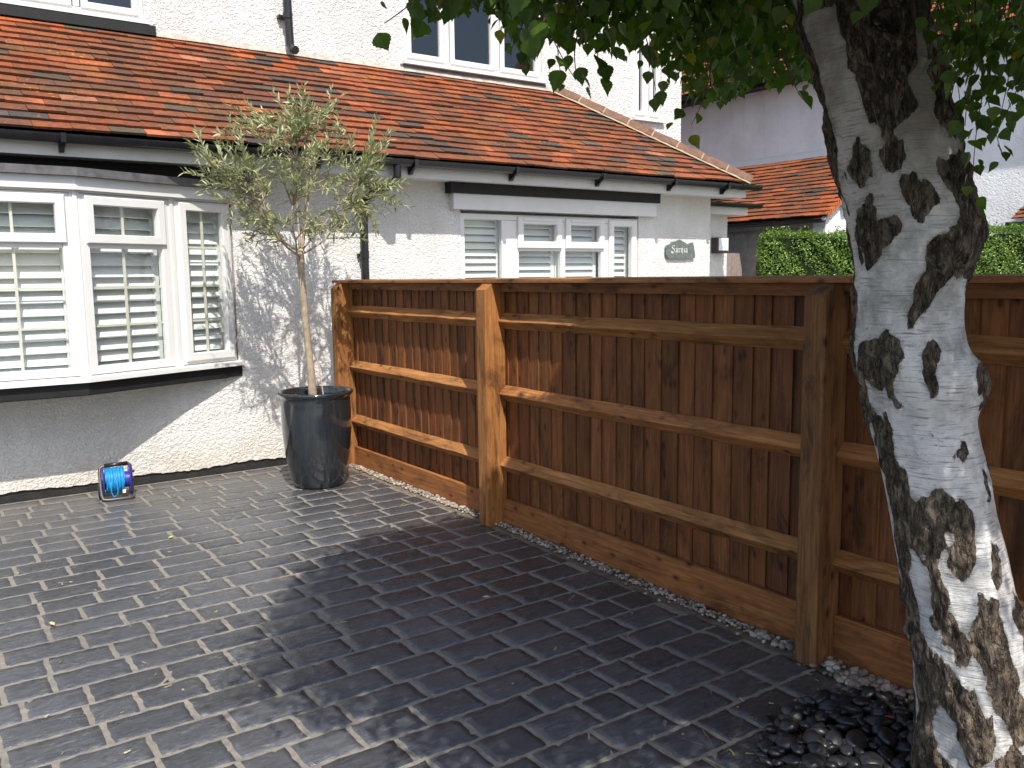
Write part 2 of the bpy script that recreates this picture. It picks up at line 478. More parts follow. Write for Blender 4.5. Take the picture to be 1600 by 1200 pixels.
M_render = render_wall("white_spatter_render", (0.77, 0.75, 0.72), 1.0, 0.8)
M_render_up = render_wall("white_spatter_render_upper", (0.77, 0.755, 0.73), 1.15, 0.9)
M_render_nb = render_wall("white_render_neighbour", (0.88, 0.885, 0.89), 1.3, 0.45)
M_upvc = simple("white_plastic", (0.68, 0.67, 0.645), 0.32, 0.5, 0.03)
M_cream = simple("cream_bar", (0.68, 0.64, 0.54), 0.4, 0.5, 0.05)
M_shutter = simple("shutter_paint", (0.78, 0.79, 0.77), 0.45, 0.4, 0.03)
M_black = simple("black_plastic", (0.012, 0.012, 0.013), 0.3, 0.5, 0.25, 12)
M_blackpaint = simple("black_paint", (0.012, 0.0115, 0.011), 0.6, 0.35, 0.3, 9, bump=0.2)
M_bitumen = simple("bitumen_plinth", (0.022, 0.021, 0.021), 0.75, 0.3, 0.35, 14, bump=0.8, bscale=60)
M_fascia = simple("fascia_board", (0.58, 0.56, 0.52), 0.5, 0.4, 0.06)
M_lead = simple("lead_flashing", (0.105, 0.10, 0.105), 0.6, 0.4, 0.35, 14, metallic=0.0, bump=0.4, bscale=25)
M_mortar = simple("cream_mortar", (0.34, 0.265, 0.175), 0.92, 0.2, 0.2, 30, bump=0.8, bscale=90)
M_tile = tile_mat("clay_tiles")
M_tile_nb = tile_mat("clay_tiles_neighbour", 1.0)
M_hip = simple("hip_tile_clay", (0.15, 0.082, 0.055), 0.8, 0.3, 0.3, 14, bump=0.4)
M_glass = glass_mat("window_glass", (0.92, 0.955, 0.945), 0.09)
M_glass_dark = glass_mat("upper_window_glass", (0.42, 0.45, 0.50), 0.07)
M_dark = simple("room_dark", (0.035, 0.035, 0.037), 0.9, 0.1, 0.1)
M_room = simple("room_paint", (0.22, 0.22, 0.215), 0.9, 0.1, 0.1)
M_wood_z = wood("stained_wood_upright", 'z')
M_wood_y = wood("stained_wood_level", 'y')
M_brick = brick_mat()
M_grout = grout_mat()
M_bark = bark_mat()
M_pot = pot_mat()
M_soil = simple("potting_soil", (0.03, 0.022, 0.016), 0.95, 0.1, 0.5, 40, bump=1.0, bscale=70)
M_birchleaf = leaf_mat("birch_leaf", [(0.0, (0.036, 0.072, 0.014)), (0.6, (0.082, 0.150, 0.024)), (0.9, (0.14, 0.21, 0.03)), (1.0, (0.24, 0.22, 0.04))], 0.45, 0.42)
M_twig = simple("birch_twig", (0.075, 0.045, 0.032), 0.6, 0.3, 0.3, 30)
M_oliveleaf = leaf_mat("olive_leaf", [(0.0, (0.15, 0.175, 0.075)), (0.5, (0.31, 0.335, 0.165)), (0.85, (0.50, 0.51, 0.31)), (1.0, (0.38, 0.33, 0.1))], 0.16, 0.5, 0.35)
M_olivebark = simple("olive_bark", (0.34, 0.27, 0.19), 0.8, 0.25, 0.3, 20, bump=0.6, bscale=60)
M_olivetwig = simple("olive_twig", (0.24, 0.19, 0.135), 0.75, 0.25, 0.25, 25)
M_hedge = leaf_mat("hedge_leaf", [(0.0, (0.04, 0.088, 0.012)), (0.6, (0.13, 0.225, 0.028)), (1.0, (0.30, 0.41, 0.06))], 0.3, 0.35, 0.5)
M_hedgecore = simple("hedge_core", (0.012, 0.02, 0.006), 0.9, 0.1, 0.4, 20)
M_pebble = tint_mat("black_pebble", 0.38, 0.25, 0.5, 60, 0.12, 0.45)
M_gravel = tint_mat("gravel_stone", 0.75, 0.4, 0.35, 200)
M_asphalt = simple("asphalt", (0.05, 0.05, 0.05), 0.9, 0.3, 0.2, 8, bump=0.5, bscale=120)
M_slate = simple("green_slate", (0.115, 0.135, 0.125), 0.6, 0.4, 0.25, 18, bump=0.5, bscale=50)
M_letter = simple("white_lettering", (0.78, 0.78, 0.74), 0.6, 0.3, 0.03)
M_bronze = simple("lamp_case", (0.075, 0.055, 0.05), 0.5, 0.5, 0.15)
M_opal = simple("opal_cover", (0.80, 0.83, 0.82), 0.3, 0.5, 0.02)
M_cable = simple("blue_cable", (0.012, 0.24, 0.52), 0.4, 0.5, 0.15, 30)
M_drum = simple("blue_plastic", (0.035, 0.035, 0.30), 0.35, 0.5, 0.1)
M_steel = simple("grey_tube", (0.085, 0.082, 0.075), 0.42, 0.6, 0.15, 20, metallic=0.3)
M_gatewood = simple("weathered_wood", (0.27, 0.215, 0.19), 0.85, 0.2, 0.2, 14, bump=0.4)
M_orange = simple("alarm_yellow", (0.72, 0.30, 0.02), 0.4, 0.5, 0.05)
M_blue = simple("alarm_blue", (0.03, 0.07, 0.30), 0.4, 0.5, 0.05)
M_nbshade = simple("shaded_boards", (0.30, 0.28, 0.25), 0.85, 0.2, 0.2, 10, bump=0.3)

# ================================================================== GROUND
def gz(y):
    return 0.0 if y >= 4.6 else -0.017 * (4.6 - max(y, -6.0))

g = MB()
g.add([(-300, -300, -0.32), (300, -300, -0.32), (300, 300, -0.32), (-300, 300, -0.32)], [(0, 1, 2, 3)])
tag(g.build("ground", M_asphalt), kind="structure")

g = MB()
g.grid(lambda s, t: (3.16 + s * 16, -4 + t * 24, gz(-4 + t * 24) - 0.03), 4, 40)
tag(g.build("neighbour_drive", simple("pale_concrete", (0.30, 0.29, 0.27), 0.9, 0.2, 0.1, 3, bump=0.3)), kind="structure")

# imprinted driveway: joints as one sheet, every stone a rounded pad pressed out of it
PIT = (2.58, 1.12, 0.66, 0.72)
def in_pit(x, y, k=1.0):
    return ((x - PIT[0]) / (PIT[2] * k)) ** 2 + ((y - PIT[1]) / (PIT[3] * k)) ** 2 < 1
EDGE = 2.925
drive = MB()
drive.grid(lambda s, t: (-3.6 + s * (EDGE + 3.6), -4.5 + t * 11.46, gz(-4.5 + t * 11.46) - 0.0022), 4, 60, mat=1)
CO = 0.1745
def wob(a, b): return math.sin(a * 12.9898 + b * 78.233) * 43758.5453 % 1.0
NX, NY = 11, 6
y = 6.935
row = 0
while y > -4.3:
    y1 = y; y0 = y - CO
    x = -3.6 - random.random() * 0.3
    while x < EDGE:
        L = random.choice((0.17, 0.22, 0.25, 0.27, 0.29, 0.31))
        xa, xb = x, min(x + L, EDGE + 0.01)
        x += L
        if xb - xa < 0.05 or xb < -3.5: continue
        cx, cy = (xa + xb) / 2, (y0 + y1) / 2
        if cy < 0.4 and (cx < -2.6): continue
        if in_pit(cx, cy, 0.86): continue
        jw = 0.0085
        ax, bx, ay, by = xa + jw, xb - jw, y0 + 0.0058, y1 - 0.0058
        ph = [random.uniform(0, 6.28) for _ in range(6)]
        tl = random.uniform(-0.0015, 0.0015), random.uniform(-0.0015, 0.0015)
        vs, fs = [], []
        for j in range(NY + 1):
            for i in range(NX + 1):
                s, t = i / NX, j / NY
                # pack the outer rings close to the edge
                es = 0 if i == 0 else 1 if i == NX else 0.012 if i == 1 else 0.988 if i == NX - 1 else 0.03 + 0.94 * (i - 1) / (NX - 2)
                et = 0 if j == 0 else 1 if j == NY else 0.026 if j == 1 else 0.974 if j == NY - 1 else 0.06 + 0.88 * (j - 1) / (NY - 2)
                px, py = ax + (bx - ax) * es, ay + (by - ay) * et
                ed = min(i, NX - i, j, NY - j)
                k = 0.0032 if ed == 0 else 0.0022
                if ed <= 1:
                    px += k * math.sin(py * 95 + ph[0]) * (1 if i in (0, 1, NX - 1, NX) else 0) + k * 0.7 * math.sin(py * 210 + ph[4])
                    py += k * math.sin(px * 70 + ph[1]) + 0.6 * k * math.sin(px * 190 + ph[5])
                corner = (i in (0, NX)) and (j in (0, NY))
                if corner:
                    px += 0.006 if i == 0 else -0.006
                    py += 0.006 if j == 0 else -0.006
                h = -0.0085 if ed == 0 else (-0.0008 if ed == 1 else 0.0)
                h += 0.0013 * math.sin(px * 41 + ph[2]) * math.sin(py * 63 + ph[3]) + 0.0008 * math.sin(px * 130 + py * 47 + ph[4])
                h += tl[0] * (s - 0.5) + tl[1] * (t - 0.5)
                vs.append((px, py, gz(py) + h))
        for j in range(NY):
            for i in range(NX):
                fs.append((j * (NX + 1) + i, j * (NX + 1) + i + 1, (j + 1) * (NX + 1) + i + 1, (j + 1) * (NX + 1) + i))
        tv = random.uniform(0.75, 1.25)
        drive.add(vs, fs, 0, (tv * random.uniform(0.98, 1.04), tv, tv * random.uniform(0.98, 1.04)))
    y -= CO
    row += 1
tag(drive.build("driveway", [M_brick, M_grout], smooth=True), kind="structure")

# bed round the tree and the trench below the fence
b = MB()
n = 40
ring = [(PIT[0] + PIT[2] * (0.98 + 0.10 * math.sin(a * 1.3) + 0.05 * math.sin(a * 4.1)) * math.cos(a * 2 * math.pi / n), PIT[1] + PIT[3] * (0.98 + 0.10 * math.sin(a * 1.3) + 0.05 * math.sin(a * 4.1)) * math.sin(a * 2 * math.pi / n)) for a in range(n)]
vs = [(PIT[0], PIT[1], gz(PIT[1]) + 0.022)] + [(p[0], p[1], gz(p[1]) + 0.002) for p in ring]
b.add(vs, [(0, 1 + i, 1 + (i + 1) % n) for i in range(n)])
tag(b.build("soil_bed", simple("black_earth", (0.018, 0.0155, 0.013), 0.95, 0.1, 0.6, 40, bump=1.0, bscale=70)), kind="structure")
b = MB()
b.grid(lambda s, t: (EDGE - 0.005 + s * 0.14, 0.0 + t * 6.62, gz(t * 6.62) - 0.006), 2, 30)
tag(b.build("gravel_trench", simple("trench_earth", (0.16, 0.13, 0.095), 0.95, 0.1, 0.4, 30, bump=0.9, bscale=90)), kind="structure")

def ico(sub):
    import bmesh
    bm = bmesh.new()
    bmesh.ops.create_icosphere(bm, subdivisions=sub, radius=1.0)
    V = np.array([v.co[:] for v in bm.verts]); F = [[v.index for v in f.verts] for f in bm.faces]
    bm.free()
    return V, F
IV1, IF1 = ico(1)
IV2, IF2 = ico(2)
IV3, IF3 = ico(3)

gr = MB()
cols = [(0.44, 0.38, 0.30), (0.36, 0.28, 0.20), (0.26, 0.21, 0.165), (0.50, 0.46, 0.40), (0.21, 0.18, 0.155), (0.38, 0.31, 0.26)]
for i in range(1500):
    yy = random.uniform(0.9, 6.6)
    near = yy < 2.4
    r = random.uniform(0.006, 0.013) if not near else random.uniform(0.008, 0.022)
    xx = random.uniform(EDGE + 0.05, 3.042) if yy > 2.0 else random.uniform(EDGE - 0.03, 3.04)
    if random.random() < 0.03: xx -= random.uniform(0.02, 0.07)
    A = Matrix.Rotation(random.uniform(0, 6.28), 3, 'Z') @ Matrix.Rotation(random.uniform(-0.5, 0.5), 3, 'X')
    V = IV1 * np.array([r * random.uniform(0.9, 1.5), r * random.uniform(0.8, 1.1), r * random.uniform(0.55, 0.85)])
    V = V * (1 + 0.12 * np.sin(IV1 * 3.1 + i).sum(1, keepdims=True) / 2)
    V = V @ np.array(A).T + np.array([xx, yy, gz(yy) + r * random.uniform(0.1, 0.9)])
    sc_ = random.uniform(0.6, 0.95)
    gr.add(V, IF1, 0, tuple(c * sc_ for c in random.choice(cols)))
tag(gr.build("gravel", M_gravel, smooth=True), kind="stuff")

# ================================================================== HOUSE
YW, YU = 6.97, 8.12
house = empty("house", (2.0, 6.97, 0.0), "white rendered house with lean-to red tiled roof, bow window and hipped end", "house")

def wall_panel(mb, x0, x1, z0, z1, y, depth, holes, mat=0, ends=(True, True)):
    xs = sorted({x0, x1} | {h[0] for h in holes} | {h[1] for h in holes})
    zs = sorted({z0, z1} | {h[2] for h in holes} | {h[3] for h in holes})
    for i in range(len(xs) - 1):
        for j in range(len(zs) - 1):
            cx, cz = (xs[i] + xs[i + 1]) / 2, (zs[j] + zs[j + 1]) / 2
            if any(h[0] < cx < h[1] and h[2] < cz < h[3] for h in holes): continue
            mb.add([(xs[i], y, zs[j]), (xs[i + 1], y, zs[j]), (xs[i + 1], y, zs[j + 1]), (xs[i], y, zs[j + 1])], [(0, 1, 2, 3)], mat)
    for a, b_, c, d in holes:
        mb.add([(a, y, c), (b_, y, c), (b_, y + depth, c), (a, y + depth, c), (a, y, d), (b_, y, d), (b_, y + depth, d), (a, y + depth, d)],
               [(0, 3, 2, 1), (4, 5, 6, 7), (0, 4, 7, 3), (1, 2, 6, 5)], mat)
    for k, xx in ((0, x0), (1, x1)):
        if ends[k]:
            mb.add([(xx, y, z0), (xx, y + depth, z0), (xx, y + depth, z1), (xx, y, z1)], [(0, 1, 2, 3)], mat)

# lower wall with a ragged foot above the black plinth
BAYX = (-0.89, 2.24)
w = MB()
wall_panel(w, -3.6, 7.73, 0.12, 2.62, YW, 0.33, [(BAYX[0], BAYX[1], 0.86, 2.27), (4.36, 6.61, 0.95, 2.16)], ends=(True, True))
seg = 420
px = [-3.6 + (7.73 + 3.6) * i / seg for i in range(seg + 1)]
zb = [0.066 + 0.010 * (wob(i, 3) - 0.5) + 0.008 * math.sin(i * 0.21) for i in range(seg + 1)]
vs = [(px[i], YW, 0.12) for i in range(seg + 1)] + [(px[i], YW - 0.004 * wob(i, 9), zb[i]) for i in range(seg + 1)] + [(px[i], YW + 0.03, zb[i]) for i in range(seg + 1)]
fs = []
for i in range(seg):
    fs += [(i, seg + 1 + i, seg + 2 + i, i + 1), (seg + 1 + i, 2 * seg + 2 + i, 2 * seg + 3 + i, seg + 2 + i)]
w.add(vs, fs)
wall_panel(w, 7.73, 8.40, 0.0, 2.4, 7.30, 0.82, [])
w.build("wall", M_render, house)
w = MB(); w.box((-3.6, YW + 0.012, -0.15), (7.72, YW + 0.1, 0.10)); w.build("plinth", M_bitumen, house)
# upper storey
w = MB()
UW = [(4.447, 6.20, 3.70, 4.95), (-0.6, 1.95, 3.72, 4.95), (7.607, 8.08, 3.42, 4.7)]
wall_panel(w, -3.6, 8.43, 2.3, 5.4, YU, 0.2, UW)
w.box((8.43, YU + 0.2, 2.0), (8.425, 15.0, 5.4))
w.build("upper_wall", M_render_up, house)

PAL = [(0.235, 0.075, 0.034), (0.20, 0.068, 0.034), (0.168, 0.059, 0.031), (0.142, 0.056, 0.033), (0.285, 0.083, 0.033), (0.115, 0.052, 0.034), (0.19, 0.080, 0.032)]
HOT = [(0.47, 0.115, 0.030), (0.41, 0.100, 0.028), (0.37, 0.105, 0.034)]
GREY = [(0.068, 0.060, 0.055), (0.080, 0.065, 0.058), (0.10, 0.082, 0.055)]
PINK = [(0.44, 0.17, 0.095), (0.46, 0.135, 0.06)]
def tiles(mb, O, U, S, length, slope, left, right, gauge=0.11, width=0.235, hot=lambda u, s: 0.15, grey=0.07, courses=None, thick=0.019):
    O, U, S = Vector(O), Vector(U).normalized(), Vector(S).normalized()
    Nn = U.cross(S).normalized()
    if Nn.z < 0: Nn = -Nn
    def P(u, s, w): return tuple(O + U * u + S * s + Nn * w)
    nc = courses or int(slope / gauge)
    gphase = random.random() * 10
    for c in range(nc):
        s0 = c * gauge
        u = -width * (0.5 if c % 2 else 0.0) - 0.02
        sag = lambda uu: 0.004 * math.sin(uu * 1.7 + c * 0.3) + 0.003 * math.sin(uu * 4.1 + c)
        while u < length:
            ua, ub = u + 0.0015, u + width - 0.0015
            u += width
            s1 = min(s0 + gauge * 1.55, slope)
            la, lb, ra, rb = max(ua, left(s0)), max(ua, left(s1)), min(ub, right(s0)), min(ub, right(s1))
            if ra - la < 0.03: continue
            if rb <= lb: rb = lb + 0.002
            um = (la + ra) / 2
            rough = math.sin(um * 1.9 + gphase) + math.sin(um * 0.7 + c * 0.5) + math.sin(c * 0.9 + um * 0.4)
            r = random.random()
            hw = hot(um, s0)
            wv_ = min(1.0, max(0.0, hw + random.gauss(0, 0.16)))
            a_, b__ = random.choice(PAL), random.choice(HOT)
            col = tuple(q + (w_ - q) * wv_ for q, w_ in zip(a_, b__))
            if r < grey * (3.6 if rough > 1.0 else 0.6): col = random.choice(GREY)
            elif r > 0.978: col = random.choice(PINK)
            j = random.uniform(0.7, 1.06)
            col = tuple(q * j for q in col)
            dy, dl = random.gauss(0, 0.0036) + (0.012 if random.random() < 0.02 else 0), random.gauss(0, 0.003)
            h = 0.031 + random.uniform(0, 0.010) + (0.006 if random.random() < 0.06 else 0)
            sa, sb = s0 + dy + dl + sag(la), s0 + dy - dl + sag(ra)
            hb = h + random.gauss(0, 0.0015)
            vs = [P(la, sa, h), P(ra, sb, hb), P(rb, s1, 0.008), P(lb, s1, 0.008),
                  P(la, sa + 0.002, h - thick), P(ra, sb + 0.002, hb - thick), P(rb, s1, -0.006), P(lb, s1, -0.006)]
            mb.add(vs, [(0, 1, 2, 3), (4, 7, 6, 5), (0, 4, 5, 1), (1, 5, 6, 2), (0, 3, 7, 4)], 0, col)

pit = math.radians(35)
EY, EZ = 6.575, 2.525
HX = 7.95                                  # hip foot
SL = (YU - EY) / math.cos(pit)
roof = MB()
tiles(roof, (-3.6, EY, EZ), (1, 0, 0), (0, math.cos(pit), math.sin(pit)), HX + 3.6, SL,
      lambda s: 0.0, lambda s: HX + 3.6 - s * math.cos(pit) - 0.02,
      hot=lambda u, s: 0.10 + 0.55 * max(0, (s / SL - 0.5)) * 1.7 + 0.18 * min(1, max(0, (u - 5.5) / 2)))
# hipped end, falling to the right
tiles(roof, (HX + 0.05, EY + 0.05, EZ), (0, 1, 0), (-math.cos(pit), 0, math.sin(pit)), YU - EY - 0.05, SL,
      lambda s: s * math.cos(pit) + 0.02, lambda s: YU - EY - 0.05)
roof_o = roof.build("roof", M_tile, house)
# decking under the tiles so no light comes through
d = MB()
d.add([(-3.6, EY + 0.03, EZ - 0.02), (HX - 0.03, EY + 0.03, EZ - 0.02), (HX - 0.03 - (YU - EY - 0.03), YU, EZ - 0.02 + (YU - EY - 0.03) * math.tan(pit)), (-3.6, YU, EZ - 0.02 + (YU - EY - 0.03) * math.tan(pit))], [(0, 1, 2, 3)])
d.add([(HX - 0.03, EY + 0.03, EZ - 0.021), (HX - 0.03, YU, EZ - 0.021), (HX - 0.03 - (YU - EY - 0.03), YU, EZ - 0.021 + (YU - EY - 0.03) * math.tan(pit))], [(0, 1, 2)])
d.build("roof_deck", M_blackpaint, roof_o)
# hip tiles on cream mortar
hp0, hp1 = Vector((HX + 0.0, EY - 0.0, EZ + 0.045)), Vector((HX - (YU - EY), YU, EZ + 0.045 + SL * math.sin(pit)))
hd = (hp1 - hp0).normalized()
hs = hd.cross(Vector((0, 0, 1))).normalized()
hn = hs.cross(hd)
nt = 8
mort = MB()
for sgn in (-1, 1):
    q = 40
    vs = []
    for i in range(q + 1):
        p = hp0 + (hp1 - hp0) * (i / q)
        j = random.uniform(-0.012, 0.012)
        vs += [tuple(p + hn * 0.02), tuple(p + hs * sgn * (0.140 + j) - hn * 0.056)]
    mort.add(vs, [(2 * i, 2 * i + 1, 2 * i + 3, 2 * i + 2) for i in range(q)])
mort.build("mortar_bed", M_mortar, roof_o)
for i in range(nt):
    t = MB()
    a = hp0 + (hp1 - hp0) * (i / nt)
    b_ = hp0 + (hp1 - hp0) * ((i + 0.975) / nt)
    prof = [(-0.105, -0.034), (-0.068, 0.018), (-0.028, 0.044), (0.028, 0.044), (0.068, 0.018), (0.105, -0.034)]
    inn = [(x * 0.9, z - 0.016) for x, z in prof]
    pr = prof + inn[::-1]
    vs = [tuple(a + hs * x + hn * (z + 0.008)) for x, z in pr] + [tuple(b_ + hs * x + hn * z) for x, z in pr]
    n_ = len(pr)
    t.add(vs, [tuple(range(n_)), tuple(range(n_, 2 * n_))[::-1]] + [(k, n_ + k, n_ + (k + 1) % n_, (k + 1) % n_) for k in range(n_)])
    t.build("hip_tile", M_hip, roof_o, fix=True)
    if i:
        m = MB()
        vs = [tuple(a - hd * 0.014 + hs * x * 1.0 + hn * (z - 0.001)) for x, z in pr] + [tuple(a + hd * 0.004 + hs * x + hn * (z + 0.009)) for x, z in pr]
        m.add(vs, [tuple(range(n_)), tuple(range(n_, 2 * n_))[::-1]] + [(k, n_ + k, n_ + (k + 1) % n_, (k + 1) % n_) for k in range(n_)])
        m.build("mortar_joint", M_mortar, roof_o, fix=True)
# lead and mortar where the roof meets the upper wall
fl = MB()
q = 60
vs = []
for i in range(q + 1):
    xx = -3.6 + (6.33 + 3.6) * i / q
    vs += [(xx, YU - 0.035, EZ + SL * math.sin(pit) + 0.005 + 0.006 * wob(i, 1)), (xx, YU - 0.003, EZ + SL * math.sin(pit) + 0.055 + 0.012 * wob(i, 2))]
fl.add(vs, [(2 * i, 2 * i + 2, 2 * i + 3, 2 * i + 1) for i in range(q)])
fl.build("mortar_fillet", simple("grey_mortar", (0.40, 0.36, 0.31), 0.9, 0.2, 0.3, 12, bump=0.6), roof_o)
ub = MB(); ub.box((-0.75, YU - 0.05, 3.615), (2.03, YU - 0.002, 3.695)); ub.build("black_upstand", M_blackpaint, house)

# upper roof and eaves (above the picture)
ur = MB()
ur.add([(-4.0, YU - 0.45, 5.35), (8.85, YU - 0.45, 5.35), (8.85, 11.6, 8.0), (-4.0, 11.6, 8.0), (-4.0, 15.4, 5.35), (8.85, 15.4, 5.35)], [(0, 1, 2, 3), (3, 2, 5, 4)], 0, (0.3, 0.1, 0.05))
ur.add([(-4.0, YU - 0.44, 5.34), (8.85, YU - 0.44, 5.34), (8.85, YU, 5.34), (-4.0, YU, 5.34)], [(0, 1, 2, 3)], 0, (0.3, 0.3, 0.3))
ur.build("upper_roof", M_tile, house)

# eaves: fascia, soffit, gutter
FB = 2.385
e = MB()
e.box((-3.6, 6.665, FB), (7.97, 6.69, 2.505))
e.box((7.945, 6.691, FB + 0.002), (7.97, 8.1, 2.503))
e.build("fascia", M_fascia, house)
e = MB(); e.box((-3.6, 6.692, FB + 0.012), (7.94, YW + 0.02, FB + 0.03)); e.box((7.735, 6.99, FB + 0.013), (7.94, 8.1, FB + 0.031)); e.build("soffit", M_fascia, house)
def gutter(name, x0, x1, yc, zt, r=0.056):
    gm = MB()
    n = 14
    out = [(yc - r * math.cos(math.pi * k / n), zt - r * math.sin(math.pi * k / n)) for k in range(n + 1)]
    inn = [(yc - (r - 0.006) * math.cos(math.pi * k / n), zt - (r - 0.006) * math.sin(math.pi * k / n)) for k in range(n + 1)]
    gm.extrude(out + inn[::-1], 'x', x0, x1)
    for xx in (x0, x1 - 0.006):
        gm.extrude([(p[0], p[1]) for p in out], 'x', xx - 0.003, xx + 0.006)
    return gm
gm = gutter("gutter", -3.6, 8.10, 6.598, 2.517)
for xx in (2.83, 5.745, 7.6, 7.81, 8.07):
    n = 14
    out = [(6.598 - 0.064 * math.cos(math.pi * k / n), 2.521 - 0.064 * math.sin(math.pi * k / n)) for k in range(n + 1)]
    inn = [(6.598 - 0.057 * math.cos(math.pi * k / n), 2.521 - 0.057 * math.sin(math.pi * k / n)) for k in range(n + 1)]
    gm.extrude(out + inn[::-1], 'x', xx - 0.035, xx + 0.035)
gut = gm.build("gutter", M_black, house, smooth=False)
for xx in (-0.9, 0.05, 1.015, 2.037, 2.84, 3.669, 4.711, 5.745, 6.729, 7.546):
    k = MB()
    k.extrude([(6.66, 2.505), (6.66, 2.405), (6.635, 2.405), (6.60, 2.452), (6.545, 2.468), (6.538, 2.52), (6.531, 2.52), (6.531, 2.46), (6.60, 2.44), (6.63, 2.47), (6.645, 2.505)], 'x', xx - 0.016, xx + 0.016)
    k.build("gutter_bracket", M_black, gut)
# the lower eave of the set-back entrance bay
e = MB(); e.box((7.76, 7.10, 2.235), (8.53, 7.125, 2.33)); e.box((7.76, 7.126, 2.236), (8.53, 7.30, 2.25)); e.box((8.505, 7.301, 2.237), (8.53, 8.1, 2.33)); e.build("fascia", M_fascia, house)
gutter("gutter", 7.77, 8.69, 7.05, 2.365, 0.052).build("gutter", M_black, house)
e = MB(); e.add([(7.74, 7.04, 2.40), (8.66, 7.04, 2.40), (8.66, 8.12, 2.62), (7.74, 8.12, 2.62)], [(0, 1, 2, 3)], 0, (0.27, 0.09, 0.05)); e.build("porch_roof", M_tile, house)

# downpipes
p = MB()
p.tube([(3.52, 6.60, 2.47), (3.52, 6.60, 2.38), (3.50, 6.64, 2.32), (3.40, 6.84, 2.25), (3.36, 6.905, 2.18), (3.352, 6.91, 2.10), (3.345, 6.91, 0.02)], 0.034, 14)
for zz in (2.12, 1.74, 0.9):
    p.tube([(3.348, 6.91, zz - 0.03), (3.348, 6.91, zz + 0.03)], 0.041, 14)
    p.box((3.300, 6.93, zz - 0.012), (3.39, 6.968, zz + 0.012))
p.build("downpipe", M_black, house, smooth=False)
p = MB()
p.tube([(3.165, 8.03, 5.3), (3.205, 8.03, 3.69), (3.215, 7.99, 3.645), (3.225, 7.95, 3.63)], 0.038, 14)
p.tube([(3.19, 8.03, 3.92), (3.195, 8.03, 3.97)], 0.046, 14)
p.box((3.12, 8.06, 3.93), (3.25, 8.12, 3.955))
p.build("downpipe", M_black, house)

# ---- window pieces
def louvres(mb, T, u0, u1, v0, v1, w, pitch=0.074, wid=0.078, ang=42, st=0.045, thick=0.009, mid=True):
    mb.ringT(T, u0, u1, v0, v1, st, w - 0.03, w, 0, 0.003)
    n = max(1, int((v1 - v0 - 2 * st) / pitch))
    a = math.radians(ang)
    for i in range(n):
        vc = v0 + st + (i + 0.5) * (v1 - v0 - 2 * st) / n
        aa = a + random.uniform(-0.05, 0.05)
        cu, su = math.cos(aa) * wid / 2, math.sin(aa) * wid / 2
        tx, ty = math.sin(aa) * thick / 2, math.cos(aa) * thick / 2
        pr = [(-su - 0, cu), (su, -cu)]
        # outer edge low, inner edge high
        q = [(vc - su - ty, w - 0.015 + cu - tx), (vc - su + ty, w - 0.015 + cu + tx), (vc + su + ty, w - 0.015 - cu + tx), (vc + su - ty, w - 0.015 - cu - tx)]
        vs = [T(u0 + st + 0.002, v, ww) for v, ww in q] + [T(u1 - st - 0.002, v, ww) for v, ww in q]
        mb.add(vs, [(0, 1, 2, 3), (7, 6, 5, 4), (0, 4, 5, 1), (1, 5, 6, 2), (2, 6, 7, 3), (3, 7, 4, 0)])
    if mid:
        um = (u0 + u1) / 2
        mb.boxT(T, (um - 0.006, v0 + st, w - 0.066), (um + 0.006, v1 - st, w - 0.058))

def pane(T, u0, u1, v0, v1, w, parent, mat):
    m = MB(); m.add([T(u0, v0, w), T(u1, v0, w), T(u1, v1, w), T(u0, v1, w)], [(0, 1, 2, 3)])
    return m.build("pane", mat, parent)

# ---- bow window
def offset(pts, d):
    out = []
    for i, p in enumerate(pts):
        ns = []
        for a, b_ in ((i - 1, i), (i, i + 1)):
            if 0 <= a and b_ < len(pts):
                dx, dy = pts[b_][0] - pts[a][0], pts[b_][1] - pts[a][1]
                l = math.hypot(dx, dy); ns.append((dy / l, -dx / l))
        nx, ny = sum(k[0] for k in ns) / len(ns), sum(k[1] for k in ns) / len(ns)
        l2 = nx * nx + ny * ny
        out.append((p[0] + nx / l2 * d, p[1] + ny / l2 * d))
    return out
J = [(-0.885, 6.985), (-0.365, 6.80), (0.32, 6.525), (1.05, 6.525), (1.735, 6.80), (2.255, 6.985)]
def band(mb, z0, z1, d0, d1, mat=0, z1b=None):
    a, b_ = offset(J, d1), offset(J, d0)       # a outer, b inner
    z1b = z1 if z1b is None else z1b
    n_ = len(J)
    vs = [(p[0], p[1], z0) for p in a] + [(p[0], p[1], z1) for p in a] + [(p[0], p[1], z0) for p in b_] + [(p[0], p[1], z1b) for p in b_]
    fs = []
    for i in range(n_ - 1):
        fs += [(i, i + 1, n_ + i + 1, n_ + i), (n_ + i, n_ + i + 1, 3 * n_ + i + 1, 3 * n_ + i), (2 * n_ + i, 3 * n_ + i, 3 * n_ + i + 1, 2 * n_ + i + 1), (i, 2 * n_ + i, 2 * n_ + i + 1, i + 1)]
    fs += [(0, n_, 3 * n_, 2 * n_), (n_ - 1, 3 * n_ - 1, 4 * n_ - 1, 2 * n_ - 1)]
    mb.add(vs, fs, mat)
bay = MB()
for i, j in enumerate(J):                       # mullion posts
    if i in (0, len(J) - 1): continue
    d = (J[i + 1][0] - J[i - 1][0], J[i + 1][1] - J[i - 1][1])
    T = frame((j[0], j[1], 0), (d[0], d[1], 0), (d[1], -d[0], 0))
    bay.boxT(T, (-0.034, 0.90, -0.06), (0.034, 2.14, 0.002))
    bay.boxT(T, (-0.014, 0.90, 0.0025), (0.014, 2.14, 0.012))
facets = []
